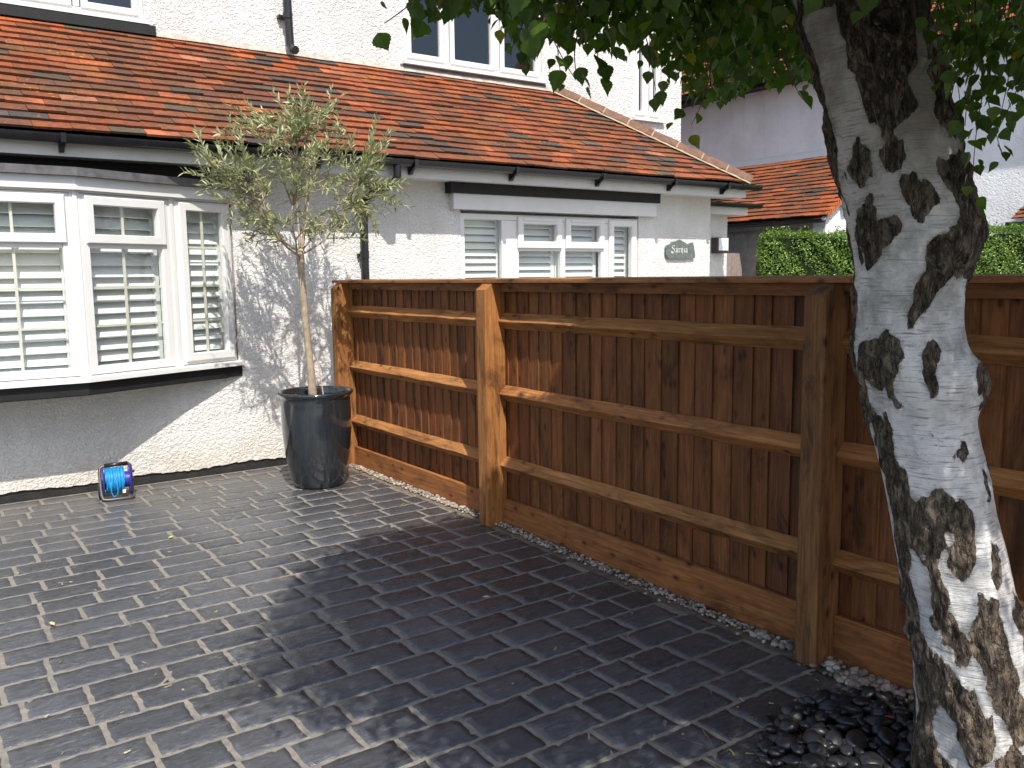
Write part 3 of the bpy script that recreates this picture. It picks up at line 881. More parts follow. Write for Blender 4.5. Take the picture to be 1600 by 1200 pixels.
for i in range(len(J) - 1):
    a, b_ = J[i], J[i + 1]
    L = math.hypot(b_[0] - a[0], b_[1] - a[1])
    T = frame((a[0], a[1], 0), (b_[0] - a[0], b_[1] - a[1], 0), (b_[1] - a[1], -(b_[0] - a[0]), 0))
    facets.append((T, L, i))
    bay.ringT(T, 0.032, L - 0.032, 0.905, 2.135, 0.058, -0.05, 0.006)
    if i in (1, 2, 3):
        bay.boxT(T, (0.091, 1.768, -0.045), (L - 0.091, 1.838, -0.002))
bay_o = bay.build("bow_window", M_upvc, house)
for T, L, i in facets:
    if i in (1, 2, 3):
        s = MB(); s.ringT(T, 0.062, L - 0.062, 1.800, 2.118, 0.062, -0.03, 0.026); s.build("opening_light", M_upvc, bay_o)
        pane(T, 0.10, L - 0.10, 1.85, 2.07, -0.012, bay_o, M_glass)
        pane(T, 0.085, L - 0.085, 0.955, 1.775, -0.022, bay_o, M_glass)
        gb = MB()
        um = L / 2 - 0.01
        gb.boxT(T, (um - 0.009, 0.963, -0.042), (um + 0.009, 1.769, -0.032))
        gb.boxT(T, (um - 0.009, 1.86, -0.030), (um + 0.009, 2.06, -0.02))
        for vv in (1.235, 1.50):
            gb.boxT(T, (0.09, vv - 0.008, -0.0405), (um - 0.0095, vv + 0.008, -0.0335)); gb.boxT(T, (um + 0.0095, vv - 0.008, -0.0405), (L - 0.09, vv + 0.008, -0.0335))
        gb.build("glazing_bar", M_cream, bay_o)
        sh = MB(); louvres(sh, T, 0.05, L - 0.05, 0.93, 2.12, -0.11, 0.082, 0.098, 53); sh.build("shutter", M_shutter, bay_o)
    else:
        s = MB(); s.ringT(T, 0.058, L - 0.058, 0.93, 2.118, 0.06, -0.03, 0.026); s.build("opening_light", M_upvc, bay_o)
        pane(T, 0.11, L - 0.11, 0.98, 2.065, -0.012, bay_o, M_glass)
        gb = MB(); um = L / 2
        gb.boxT(T, (um - 0.009, 0.99, -0.030), (um + 0.009, 2.057, -0.02))
        for vv in (1.235, 1.50, 1.79):
            gb.boxT(T, (0.117, vv - 0.008, -0.0285), (um - 0.0095, vv + 0.008, -0.0215)); gb.boxT(T, (um + 0.0095, vv - 0.008, -0.0285), (L - 0.117, vv + 0.008, -0.0215))
        gb.build("glazing_bar", M_cream, bay_o)
        sh = MB(); louvres(sh, T, 0.09, L - 0.05, 0.95, 2.11, -0.10, 0.082, 0.098, 53); sh.build("shutter", M_shutter, bay_o)
s = MB(); band(s, 0.862, 0.892, -0.06, 0.058, z1b=0.908); s.build("sill", M_upvc, bay_o)
s = MB(); band(s, 0.775, 0.861, -0.10, 0.022); s.extrude([(p[0], p[1]) for p in offset(J, -0.02)], 'z', 0.765, 0.774); s.build("underboard", M_blackpaint, bay_o)
s = MB(); band(s, 2.150, 2.236, -0.06, 0.040); s.build("header_board", M_upvc, bay_o)
s = MB(); band(s, 2.136, 2.1495, -0.06, 0.02); s.build("head_packer", M_fascia, bay_o)
s = MB(); band(s, 2.237, 2.292, -0.05, 0.078, z1b=2.304)
s.extrude([(p[0], p[1]) for p in offset(J, -0.045)], 'z', 2.2965, 2.304)
s.build("lead_flashing", M_lead, bay_o)
s = MB(); s.box((-1.0, YW - 0.06, 2.306), (2.36, YW - 0.003, FB + 0.010)); s.build("black_lintel", M_blackpaint, house)
# room behind the bow window, and its own floor and ceiling
def room(x0, x1, y0, y1, z0, z1, mat, name="room"):
    r = MB()
    r.add([(x0, y0, z0), (x1, y0, z0), (x1, y1, z0), (x0, y1, z0), (x0, y0, z1), (x1, y0, z1), (x1, y1, z1), (x0, y1, z1)],
          [(0, 1, 2, 3), (4, 7, 6, 5), (2, 6, 7, 3), (0, 3, 7, 4), (1, 5, 6, 2)])
    return r.build(name, mat, house)
room(-0.9, 2.25, YW + 0.05, 8.05, 0.85, 2.28, M_room)

# ---- small front window beyond the fence
T = frame((4.36, YW + 0.02, 0), (1, 0, 0), (0, -1, 0))
W2 = MB()
W2.ringT(T, 0.0, 2.25, 0.96, 2.13, 0.055, -0.05, 0.008)
W2.boxT(T, (0.475, 1.016, -0.045), (0.675, 2.074, 0.0))
W2.boxT(T, (1.735, 1.016, -0.045), (1.845, 2.074, 0.0))
W2.boxT(T, (1.195, 1.016, -0.0452), (1.255, 2.074, 0.001))
for a, b_ in ((0.6755, 1.1945), (1.2555, 1.7345)):
    W2.boxT(T, (a, 1.785, -0.044), (b_, 1.825, -0.001))
W2o = W2.build("casement_window", M_upvc, house)
for a, b_ in ((0.655, 1.20), (1.25, 1.765)):
    s = MB(); s.ringT(T, a, b_, 1.812, 2.112, 0.068, -0.03, 0.03); s.build("opening_light", M_upvc, W2o)
    s = MB(); s.boxT(T, (a + 0.06, 2.078, 0.031), (b_ - 0.06, 2.092, 0.042)); s.build("drip_bar", M_upvc, W2o)
    pane(T, a + 0.05, b_ - 0.05, 1.86, 2.06, -0.012, W2o, M_glass)
    pane(T, a + 0.02, b_ - 0.02, 1.01, 1.79, -0.022, W2o, M_glass)
s = MB(); s.ringT(T, 1.83, 2.215, 0.985, 2.112, 0.068, -0.03, 0.03); s.build("opening_light", M_upvc, W2o)
pane(T, 1.88, 2.165, 1.02, 2.06, -0.012, W2o, M_glass)
pane(T, 0.05, 0.48, 1.01, 2.08, -0.022, W2o, M_glass)
for a, b_ in ((0.03, 0.52), (0.62, 1.19), (1.2, 1.75), (1.82, 2.2)):
    sh = MB(); louvres(sh, T, a, b_, 1.0, 2.12, -0.10, pitch=0.066, wid=0.074, ang=50, mid=False); sh.build("shutter", M_shutter, W2o)
room(4.38, 6.6, YW + 0.19, 8.05, 0.94, 2.17, M_room)
s = MB(); s.box((4.245, YW - 0.075, 2.158), (6.80, YW - 0.002, 2.298)); s.build("header_board", M_upvc, W2o)
s = MB(); s.box((4.20, YW - 0.105, 2.299), (6.83, YW - 0.003, FB + 0.011)); s.build("black_lintel", M_blackpaint, W2o)

# ---- upper windows
def upper_window(x0, x1, z0, z1, lights, glassm):
    T = frame((x0, YU + 0.03, 0), (1, 0, 0), (0, -1, 0))
    L = x1 - x0
    m = MB()
    m.ringT(T, 0, L, z0, z1, 0.045, -0.05, 0.01)
    o = m.build("casement_window", M_upvc, house)
    edges = [0.0] + lights + [L]
    for i in range(len(edges) - 1):
        a, b_ = edges[i] + 0.03, edges[i + 1] - 0.03
        s = MB(); s.ringT(T, a + 0.005, b_ - 0.005, z0 + 0.035, z1 - 0.03, 0.055, -0.03, 0.03); s.build("opening_light", M_upvc, o)
        pane(T, a + 0.05, b_ - 0.05, z0 + 0.08, z1 - 0.08, -0.01, o, glassm)
    for u in lights:
        s = MB(); s.boxT(T, (u - 0.024, z0 + 0.046, -0.049), (u + 0.024, z1 - 0.046, 0.012)); s.build("mullion", M_upvc, o)
    s = MB(); s.boxT(T, (-0.03, z0 - 0.035, -0.04), (L + 0.03, z0 - 0.001, 0.085)); s.build("sill", M_upvc, o)
    room(x0 + 0.02, x1 - 0.02, YU + 0.21, YU + 1.0, z0 - 0.02, z1 + 0.02, M_dark)
    return o, T, L
mid, Tm, Lm = upper_window(4.447, 6.20, 3.725, 4.93, [0.517, 1.155], M_glass_dark)
s = MB(); s.boxT(Tm, (-0.05, 3.655, -0.03), (Lm + 0.05, 3.689, 0.04)); s.build("lead_apron", M_lead, mid)
upper_window(-0.6, 1.95, 3.735, 4.93, [0.85, 2.03], M_glass_dark)
upper_window(7.607, 8.08, 3.455, 4.68, [0.24], M_glass_dark)

# ================================================================== SIGN AND LAMP ON THE WALL
sg = MB()
outl = [(1037.5, 386), (1039, 383), (1045, 380), (1047, 377), (1054.4, 375), (1058, 373), (1064, 376), (1071, 380.6), (1079.5, 377), (1081, 386), (1083, 397.5), (1082.5, 404), (1062, 405.2), (1041, 405), (1037.5, 399)]
poly = [(6.99 + (a - 1037) * 0.01013, 1.713 + (404.5 - b_) * 0.0066) for a, b_ in outl]
sg.extrude(poly, 'y', YW - 0.034, YW - 0.008)
sign = sg.build("house_name_sign", M_slate, bevel=0.003, fix=True)
tag(sign, "rough-edged grey slate house name plaque reading Sarnia on the white wall", "sign")
glyph = {
    'S': (1.42, [[(1.12, 1.46), (0.95, 1.66), (0.6, 1.7), (0.22, 1.5), (0.22, 1.2), (0.6, 0.94), (1.0, 0.7), (1.06, 0.34), (0.78, 0.04), (0.34, 0.0), (0.02, 0.26)], [(0.02, 0.2), (0.1, -0.14), (0.4, -0.24)]]),
    'a': (0.98, [[(0.1, 0.92), (0.42, 1.0), (0.58, 0.84), (0.58, 0.14), (0.74, 0.0)], [(0.54, 0.56), (0.2, 0.5), (0.1, 0.2), (0.3, 0.02), (0.56, 0.18)]]),
    'r': (0.84, [[(0.08, 0.94), (0.2, 0.82), (0.2, 0.14), (0.34, 0.0)], [(0.22, 0.74), (0.46, 1.0), (0.62, 0.88)]]),
    'n': (1.02, [[(0.08, 0.94), (0.2, 0.82), (0.2, 0.12), (0.32, 0.0)], [(0.22, 0.72), (0.5, 1.0), (0.66, 0.82), (0.66, 0.1), (0.46, -0.3)]]),
    'i': (0.58, [[(0.10, 0.96), (0.22, 0.84), (0.22, 0.12), (0.36, 0.0)], [(0.16, 1.34), (0.26, 1.44)]])}
em = 0.0445
cx0 = 7.075
lt = MB()
step = 0
for ch in "Sarnia":
    adv, strokes = glyph[ch]
    for st in strokes:
        for (xa, za), (xb, zb_) in zip(st[:-1], st[1:]):
            nx, nz = 0.070, 0.058
            yy = YW - 0.0352 - 0.00006 * step
            step += 1
            q = [(xa - nx, za - nz), (xb - nx, zb_ - nz), (xb + nx, zb_ + nz), (xa + nx, za + nz)]
            q = [(cx0 + a * em, yy, 1.781 + b_ * em) for a, b_ in q]
            lt.add(q, [(0, 1, 2, 3)])
            q2 = [(xb - nx, zb_ - nz), (xb + nx, zb_ - nz * 0.4), (xb + nx, zb_ + nz), (xb - nx, zb_ + nz * 0.4)]
            lt.add([(cx0 + a * em, yy - 0.00003, 1.781 + b_ * em) for a, b_ in q2], [(0, 1, 2, 3)])
    cx0 += adv * em
lt.build("lettering", M_letter, sign)

lamp = empty("wall_lamp", (8.21, 7.29, 1.78), "dark rectangular lantern with white front panel on the set-back white wall", "wall lamp")
m = MB()
m.box((8.115, 7.20, 1.783), (8.315, 7.298, 1.970))
m.build("case", M_bronze, lamp, bevel=0.004)
m = MB(); m.box((8.135, 7.190, 1.815), (8.30, 7.1995, 1.962)); m.build("diffuser", M_opal, lamp, bevel=0.003)
m = MB(); m.box((8.117, 7.192, 1.785), (8.313, 7.1995, 1.8145)); m.build("bottom_trim", M_bronze, lamp)

# ================================================================== FENCE
fence = empty("fence", (3.0, 3.0, 0.0), "brown featheredge wooden fence with posts and triangular rails beside the drive", "fence")
POSTY = [6.65, 4.475, 2.10, -0.30]
def wtint(lo=0.8, hi=1.15):
    t = random.uniform(lo, hi)
    return (t * random.uniform(0.96, 1.05), t, t * random.uniform(0.92, 1.05))
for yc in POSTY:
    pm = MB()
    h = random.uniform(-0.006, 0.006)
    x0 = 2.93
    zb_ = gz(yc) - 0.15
    pm.extrude([(x0, zb_), (x0, 1.462 + h), (2.987, 1.5045), (3.079, 1.5045), (3.079, zb_)], 'y', yc - 0.05, yc + 0.05, 0, tuple(c * k_ for c, k_ in zip(wtint(0.95, 1.08), (1.28, 1.38, 1.42) if yc > 3 else (0.86, 1.02, 1.15))))  # near posts: darker, greyer tint paints in the shade under the tree
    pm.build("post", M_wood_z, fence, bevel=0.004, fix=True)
bays = [(POSTY[i + 1] + 0.05, POSTY[i] - 0.05) for i in range(3)]
for ya, yb in bays:
    for zt in (1.322, 0.872, 0.422):
        r = MB()
        n_ = 14
        vs = []
        tint = tuple(c * k_ for c, k_ in zip(wtint(0.95, 1.15), (1.38, 1.54, 1.65)))
        prof = [(3.0795, zt), (3.030, zt - 0.044), (3.026, zt - 0.050), (3.030, zt - 0.056), (3.0795, zt - 0.098)]
        for i in range(n_ + 1):
            yy = ya + (yb - ya) * i / n_
            d1, d2 = random.gauss(0, 0.0012), random.gauss(0, 0.0015)
            for k, (a, b_) in enumerate(prof):
                vs.append((a + (d1 if 0 < k < 4 else 0), yy, b_ + d2))
        fs = [(i * 5 + k, i * 5 + (k + 1) % 5, (i + 1) * 5 + (k + 1) % 5, (i + 1) * 5 + k) for i in range(n_) for k in range(5)]
        fs += [tuple(range(5))[::-1], tuple(range(n_ * 5, n_ * 5 + 5))]
        r.add(vs, fs, 0, tint)
        r.build("rail", M_wood_y, fence, fix=True)
    # featheredge boards, thick edge over thin edge
    pb = MB()
    ya0, yb0 = ya, yb
    ya, yb = ya - 0.0495, yb + 0.0495
    yy = ya
    while yy < yb - 0.002:
        wd = random.uniform(0.095, 0.125)
        y1 = min(yy + wd, yb)
        xo = 3.0815 + random.uniform(0, 0.003)
        lean = random.uniform(0.008, 0.012)
        top = 1.47 + random.uniform(-0.003, 0.003)
        vs = []
        for z in (gz(yy) + 0.06, top):
            vs += [(xo, yy + 0.0012, z), (xo + lean, y1 + 0.012, z), (xo + lean + 0.005, y1 + 0.012, z), (xo + 0.017, yy + 0.0012, z)]
        t = random.uniform(0.55, 0.9)
        if random.random() < 0.16: t *= 0.72
        col = (t * random.uniform(0.97, 1.04), t * random.uniform(0.89, 0.98), t * random.uniform(0.82, 0.97))
        pb.add(vs, [(0, 1, 5, 4), (1, 2, 6, 5), (2, 3, 7, 6), (3, 0, 4, 7), (4, 5, 6, 7), (0, 3, 2, 1)], 0, col)
        yy = y1
    pb.add([(3.118, ya, 0.0), (3.118, yb, 0.0), (3.118, yb, 1.465), (3.118, ya, 1.465)], [(0, 1, 2, 3)], 0, (0.6, 0.55, 0.5))
    pb.build("featheredge_panel", M_wood_z, fence)
    ya, yb = ya0, yb0
    gb = MB()
    gb.box((3.048, ya, gz(ya) - 0.06), (3.079, yb, 0.154), 0, tuple(c * 1.1 for c in wtint(0.9, 1.1)))
    gb.build("gravel_board", M_wood_y, fence, bevel=0.003)
    cr = MB()
    cr.box((3.040, ya, 1.452), (3.0795, yb, 1.5055), 0, tuple(c * 0.8 for c in wtint(0.9, 1.05)))
    cr.build("counter_rail", M_wood_y, fence, bevel=0.002)
cp = MB()
for ya, yb in ((4.53, 6.78), (1.98, 4.5285), (-0.4, 1.9785)):
    dz = random.uniform(-0.002, 0.002)
    cp.extrude([(2.978, 1.5057), (2.978, 1.5285 + dz), (3.125, 1.534 + dz), (3.125, 1.5057)], 'y', ya, yb, 0, tuple(c * k_ for c, k_ in zip(wtint(1.0, 1.1), (1.2, 1.38, 1.6))))
cp.build("capping_rail", M_wood_y, fence, fix=True, bevel=0.003)

# ================================================================== POT, OLIVE, STAKE
PX, PY = 2.53, 6.13
pot = empty("planter", (PX, PY, 0.0), "tall glossy black glazed round pot holding the olive tree", "planter")
m = MB()
prof = [(0.0, 0.012), (0.150, 0.010), (0.178, 0.004), (0.186, 0.012), (0.200, 0.05), (0.222, 0.15), (0.241, 0.26), (0.252, 0.38), (0.2565, 0.48), (0.2575, 0.56),
        (0.2555, 0.63), (0.2535, 0.665), (0.258, 0.680), (0.271, 0.690), (0.277, 0.701), (0.275, 0.712), (0.266, 0.718), (0.254, 0.714), (0.246, 0.700), (0.240, 0.66), (0.238, 0.55)]
m.lathe(prof, (PX, PY, 0), 72)
m.build("body", M_pot, pot, smooth=True)
m = MB()
k = 14
vs = [(PX, PY, 0.662)]
for rr in (0.08, 0.16, 0.242):
    for a in range(28):
        an = a * 2 * math.pi / 28
        vs.append((PX + rr * math.cos(an), PY + rr * math.sin(an), 0.655 + random.uniform(-0.010, 0.012)))
fs = [(0, 1 + a, 1 + (a + 1) % 28) for a in range(28)] + [(1 + q * 28 + a, 1 + (q + 1) * 28 + a, 1 + (q + 1) * 28 + (a + 1) % 28, 1 + q * 28 + (a + 1) % 28) for q in range(2) for a in range(28)]
m.add(vs, fs)
m.build("soil", M_soil, pot, smooth=True)

olive = empty("olive_tree", (PX - 0.02, PY, 0.66), "small olive tree with thin pale trunk and sparse grey-green crown in the black pot", "tree")
tr = [(2.515, 6.13, 0.62, .037), (2.508, 6.13, 0.70, .033), (2.500, 6.125, 0.84, .029), (2.488, 6.12, 1.0, .0275), (2.470, 6.11, 1.2, .026), (2.459, 6.105, 1.4, .025), (2.449, 6.10, 1.56, .025), (2.444, 6.10, 1.68, .028), (2.446, 6.10, 1.76, .030)]
m = MB()
m.tube([t[:3] for t in tr], [t[3] * random.uniform(0.95, 1.05) for t in tr], 14)
tips = [Vector(tr[-1][:3])]
limbs = []
def limb(p0, p1, r0, r1, bend, n=9):
    p0, p1 = Vector(p0), Vector(p1)
    side = Vector((random.gauss(0, 1), random.gauss(0, 1), random.gauss(0, 0.4))).normalized() * bend
    pts = []
    for i in range(n + 1):
        t = i / n
        p = p0.lerp(p1, t) + side * math.sin(t * math.pi) + Vector((random.gauss(0, .004), random.gauss(0, .004), 0))
        p.z += (p1 - p0).length * 0.10 * math.sin(t * math.pi) * (-1 if p1.z > p0.z + 0.3 else 1)
        pts.append(p)
    return pts, [r0 + (r1 - r0) * (i / n) for i in range(n + 1)]
F0 = Vector((2.446, 6.10, 1.74))
ends = [(2.80, 6.02, 2.10), (2.62, 6.25, 2.35), (2.42, 6.02, 2.50), (2.22, 6.2, 2.15), (2.05, 5.98, 2.20), (2.30, 5.85, 2.05), (2.95, 6.2, 2.25), (2.5, 6.05, 2.25)]
nodes = []
for e_ in ends:
    pts, rr = limb(F0 + Vector((random.uniform(-.015, .015), random.uniform(-.015, .015), random.uniform(-0.06, 0.02))), e_, random.uniform(.007, .0125), .0042, 0.06)
    m.tube(pts, rr, 8)
    nodes += [(p, r) for p, r in zip(pts[3:], rr[3:])]
m.build("trunk", M_olivebark, olive, smooth=True)
tw = MB(); lf = MB()
def lance(mb, p, d, nrm, L, W, col):
    d = d.normalized(); s = d.cross(nrm).normalized(); n_ = s.cross(d)
    vs = [p, p + d * L * .3 + s * W + n_ * L * .03, p + d * L * .65 + s * W * .85 + n_ * L * .02, p + d * L - n_ * L * .06, p + d * L * .65 - s * W * .85 + n_ * L * .02, p + d * L * .3 - s * W + n_ * L * .03, p + d * L * .35 - n_ * L * .01, p + d * L * .68 - n_ * L * .01]
    mb.add([tuple(v) for v in vs], [(0, 6, 1), (6, 7, 2, 1), (7, 3, 2), (0, 5, 6), (5, 4, 7, 6), (4, 3, 7)], 0, col)
CEN = Vector((2.50, 6.08, 2.24))
nshoot = 0
while nshoot < 230:
    v = Vector((random.gauss(0, 1), random.gauss(0, 1), random.gauss(0, 1))).normalized()
    r = random.uniform(0.45, 1.0) ** 0.6
    v = Vector((v.x * 0.86 * r, v.y * 0.55 * r, v.z * (0.70 if v.z > 0 else 0.56) * r))
    tip = CEN + v
    if tip.z < 1.86 and tip.x > 2.36 and tip.x < 2.72 and random.random() < 0.8: continue
    if tip.z < 1.8 and tip.x > 2.5 and random.random() < 0.6: continue
    if tip.z > 2.7 and abs(tip.x - 2.45) > 0.34: continue
    nd, nr = min(nodes, key=lambda q: (q[0] - tip).length + random.uniform(0, 0.22))
    pts, rr = limb(nd, tip, min(nr, .0045), .0012, 0.06, 8)
    tw.tube(pts, rr, 5, caps=False)
    nshoot += 1
    L = (tip - nd).length
    nl = int(9 + L * 52)
    for i in range(nl):
        t = 1 - (i / nl) * min(0.85, 0.24 / max(L, .1) + 0.25)
        f = t * 8; k = min(7, int(f))
        p = Vector(pts[k]).lerp(Vector(pts[k + 1]), f - k)
        ax = (Vector(pts[k + 1]) - Vector(pts[k])).normalized()
        side = ax.cross(Vector((random.gauss(0, 1), random.gauss(0, 1), random.gauss(0, 1)))).normalized()
        d = (ax * random.uniform(0.5, 1.1) + side * random.uniform(0.5, 1.0) + Vector((0, 0, 0.18))).normalized()
        nrm = Vector((random.gauss(0, .7), random.gauss(0, .7), 1)).normalized()
        g_ = min(1, max(0, random.gauss(0.45, 0.2)))
        lance(lf, p, d, nrm, random.uniform(0.042, 0.076), random.uniform(0.0042, 0.0066), (g_, g_, g_))
tw.build("twigs", M_olivetwig, olive)
lf.build("foliage", M_oliveleaf, olive)

m = MB()
m.tube([(2.585, 6.10, 0.64), (2.573, 6.105, 0.75), (2.556, 6.11, 0.90), (2.548, 6.115, 0.98)], 0.005, 7)
tag(m.build("plant_cane", simple("pink_cane", (0.50, 0.36, 0.28), 0.7, 0.3, 0.15, 30)), "thin pinkish cane stuck in the black pot beside the olive trunk", "cane")

# ================================================================== CABLE REEL
RX, RY, RZ = 1.215, 6.655, 0.0
reel = empty("cable_reel", (RX, RY, RZ), "blue cable reel in a grey tube stand on the drive by the house wall", "cable reel")
ra = math.radians(-7)
ux, uy = Vector((math.cos(ra), math.sin(ra), 0)), Vector((math.sin(ra), -math.cos(ra), 0))      # along the axle; towards the viewer
def RP(u, v, w): return tuple(Vector((RX, RY, 0)) + ux * u + uy * w + Vector((0, 0, v)))
def reel_lathe(mb, prof, cz, n=36):
    vs, fs = [], []
    for r, h in prof:
        for k_ in range(n):
            an = 2 * math.pi * k_ / n
            vs.append(RP(h, cz + r * math.sin(an), r * math.cos(an)))
    for i in range(len(prof) - 1):
        for k_ in range(n):
            fs.append((i * n + k_, i * n + (k_ + 1) % n, (i + 1) * n + (k_ + 1) % n, (i + 1) * n + k_))
    mb.add(vs, fs)
CZ = 0.128
m = MB()
for u0 in (-0.092, 0.083):
    reel_lathe(m, [(0.0, u0), (0.106, u0), (0.110, u0 + 0.004), (0.106, u0 + 0.009), (0.0, u0 + 0.009)], CZ)
reel_lathe(m, [(0.055, -0.084), (0.055, 0.084)], CZ)
m.build("drum", M_drum, reel, smooth=False, fix=True)
m = MB()
pts = []
turns = 19
for layer, rr in ((0, 0.080), (1, 0.089)):
    for i in range(turns * 18):
        a = i * 2 * math.pi / 18
        u = -0.074 + 0.118 * (i / (turns * 18)) if layer == 0 else 0.046 - 0.115 * (i / (turns * 18))
        u += 0.0025 * math.sin(a * 0.37 + layer)
        r2 = rr + 0.002 * math.sin(a * 0.23)
        pts.append(RP(u, CZ + r2 * math.sin(a), r2 * math.cos(a)))
m.tube(pts, 0.0044, 6)
lo = [(-0.02, 0.205, 0.05), (-0.012, 0.17, 0.085), (0.0, 0.11, 0.103), (0.0, 0.06, 0.104), (-0.012, 0.032, 0.096), (-0.03, 0.03, 0.094), (-0.04, 0.055, 0.096), (-0.043, 0.1, 0.095), (-0.04, 0.16, 0.075)]
m.tube([RP(*q) for q in lo], 0.0044, 6)
m.build("cable", M_cable, reel, smooth=True)
m = MB()
fr = [(0.098, 0.125, -0.01), (0.100, 0.045, 0.01), (0.101, 0.016, 0.055), (0.098, 0.012, 0.092), (0.07, 0.012, 0.105), (0.0, 0.012, 0.107), (-0.07, 0.012, 0.107), (-0.098, 0.016, 0.098), (-0.106, 0.045, 0.082), (-0.108, 0.12, 0.05), (-0.108, 0.19, 0.022), (-0.104, 0.222, 0.010), (-0.088, 0.236, 0.004), (-0.05, 0.239, 0.002), (0.0, 0.240, 0.0), (0.05, 0.242, 0.0), (0.082, 0.240, 0.0), (0.096, 0.228, -0.002), (0.099, 0.19, -0.006), (0.098, 0.125, -0.01)]
m.tube([RP(*q) for q in fr], 0.0112, 9, caps=False)
m.tube([RP(-0.116, CZ, -0.002), RP(0.116, CZ, -0.002)], 0.008, 8)
m.build("stand", M_steel, reel, smooth=True)
m = MB()
m.tube([RP(-0.075, 0.240, 0.002), RP(0.08, 0.242, 0.0)], 0.0145, 10)
m.build("handle", M_black, reel, smooth=True)
m = MB(); m.tube([RP(0.084, 0.175, -0.01), RP(0.122, 0.178, -0.012)], [0.011, 0.009], 10); m.build("winding_knob", simple("purple_knob", (0.06, 0.03, 0.10), 0.4, 0.4, 0.1), reel, smooth=True)
m = MB(); reel_lathe(m, [(0.0, -0.125), (0.052, -0.122), (0.058, -0.105), (0.0, -0.104)], 0.058); m.build("socket_housing", M_black, reel, smooth=True, fix=True)
m = MB(); m.boxT(lambda u, v, w: RP(u, v, w), (0.03, 0.045, 0.075), (0.052, 0.07, 0.092)); m.build("plug", M_cream, reel, bevel=0.004)

# ================================================================== BIRCH
TR= [[2.531, 2.149, 1.482, 0.199], [2.37, 2.161, 1.474, 0.192], [2.271, 2.192, 1.452, 0.168], [2.189, 2.202, 1.445, 0.167], [2.105, 2.229, 1.426, 0.17], [2.004, 2.252, 1.41, 0.167], [1.936, 2.268, 1.398, 0.168], [1.851, 2.281, 1.389, 0.169], [1.764, 2.306, 1.372, 0.178], [1.677, 2.326, 1.357, 0.177], [1.625, 2.334, 1.352, 0.174], [1.572, 2.327, 1.356, 0.159], [1.519, 2.323, 1.36, 0.146], [1.412, 2.326, 1.357, 0.146], [1.34, 2.331, 1.354, 0.153], [1.276, 2.35, 1.341, 0.17], [1.231, 2.363, 1.332, 0.166], [1.185, 2.364, 1.33, 0.157], [1.139, 2.364, 1.33, 0.147], [1.046, 2.382, 1.318, 0.146], [0.971, 2.402, 1.304, 0.15], [0.858, 2.423, 1.289, 0.149], [0.743, 2.448, 1.271, 0.156], [0.666, 2.464, 1.26, 0.157], [0.569, 2.484, 1.246, 0.159], [0.471, 2.501, 1.234, 0.164], [0.372, 2.516, 1.223, 0.164], [0.272, 2.533, 1.211, 0.168], [0.171, 2.552, 1.198, 0.177], [0.069, 2.571, 1.185, 0.189], [-0.055, 2.59, 1.171, 0.212], [-0.18, 2.607, 1.159, 0.247]]
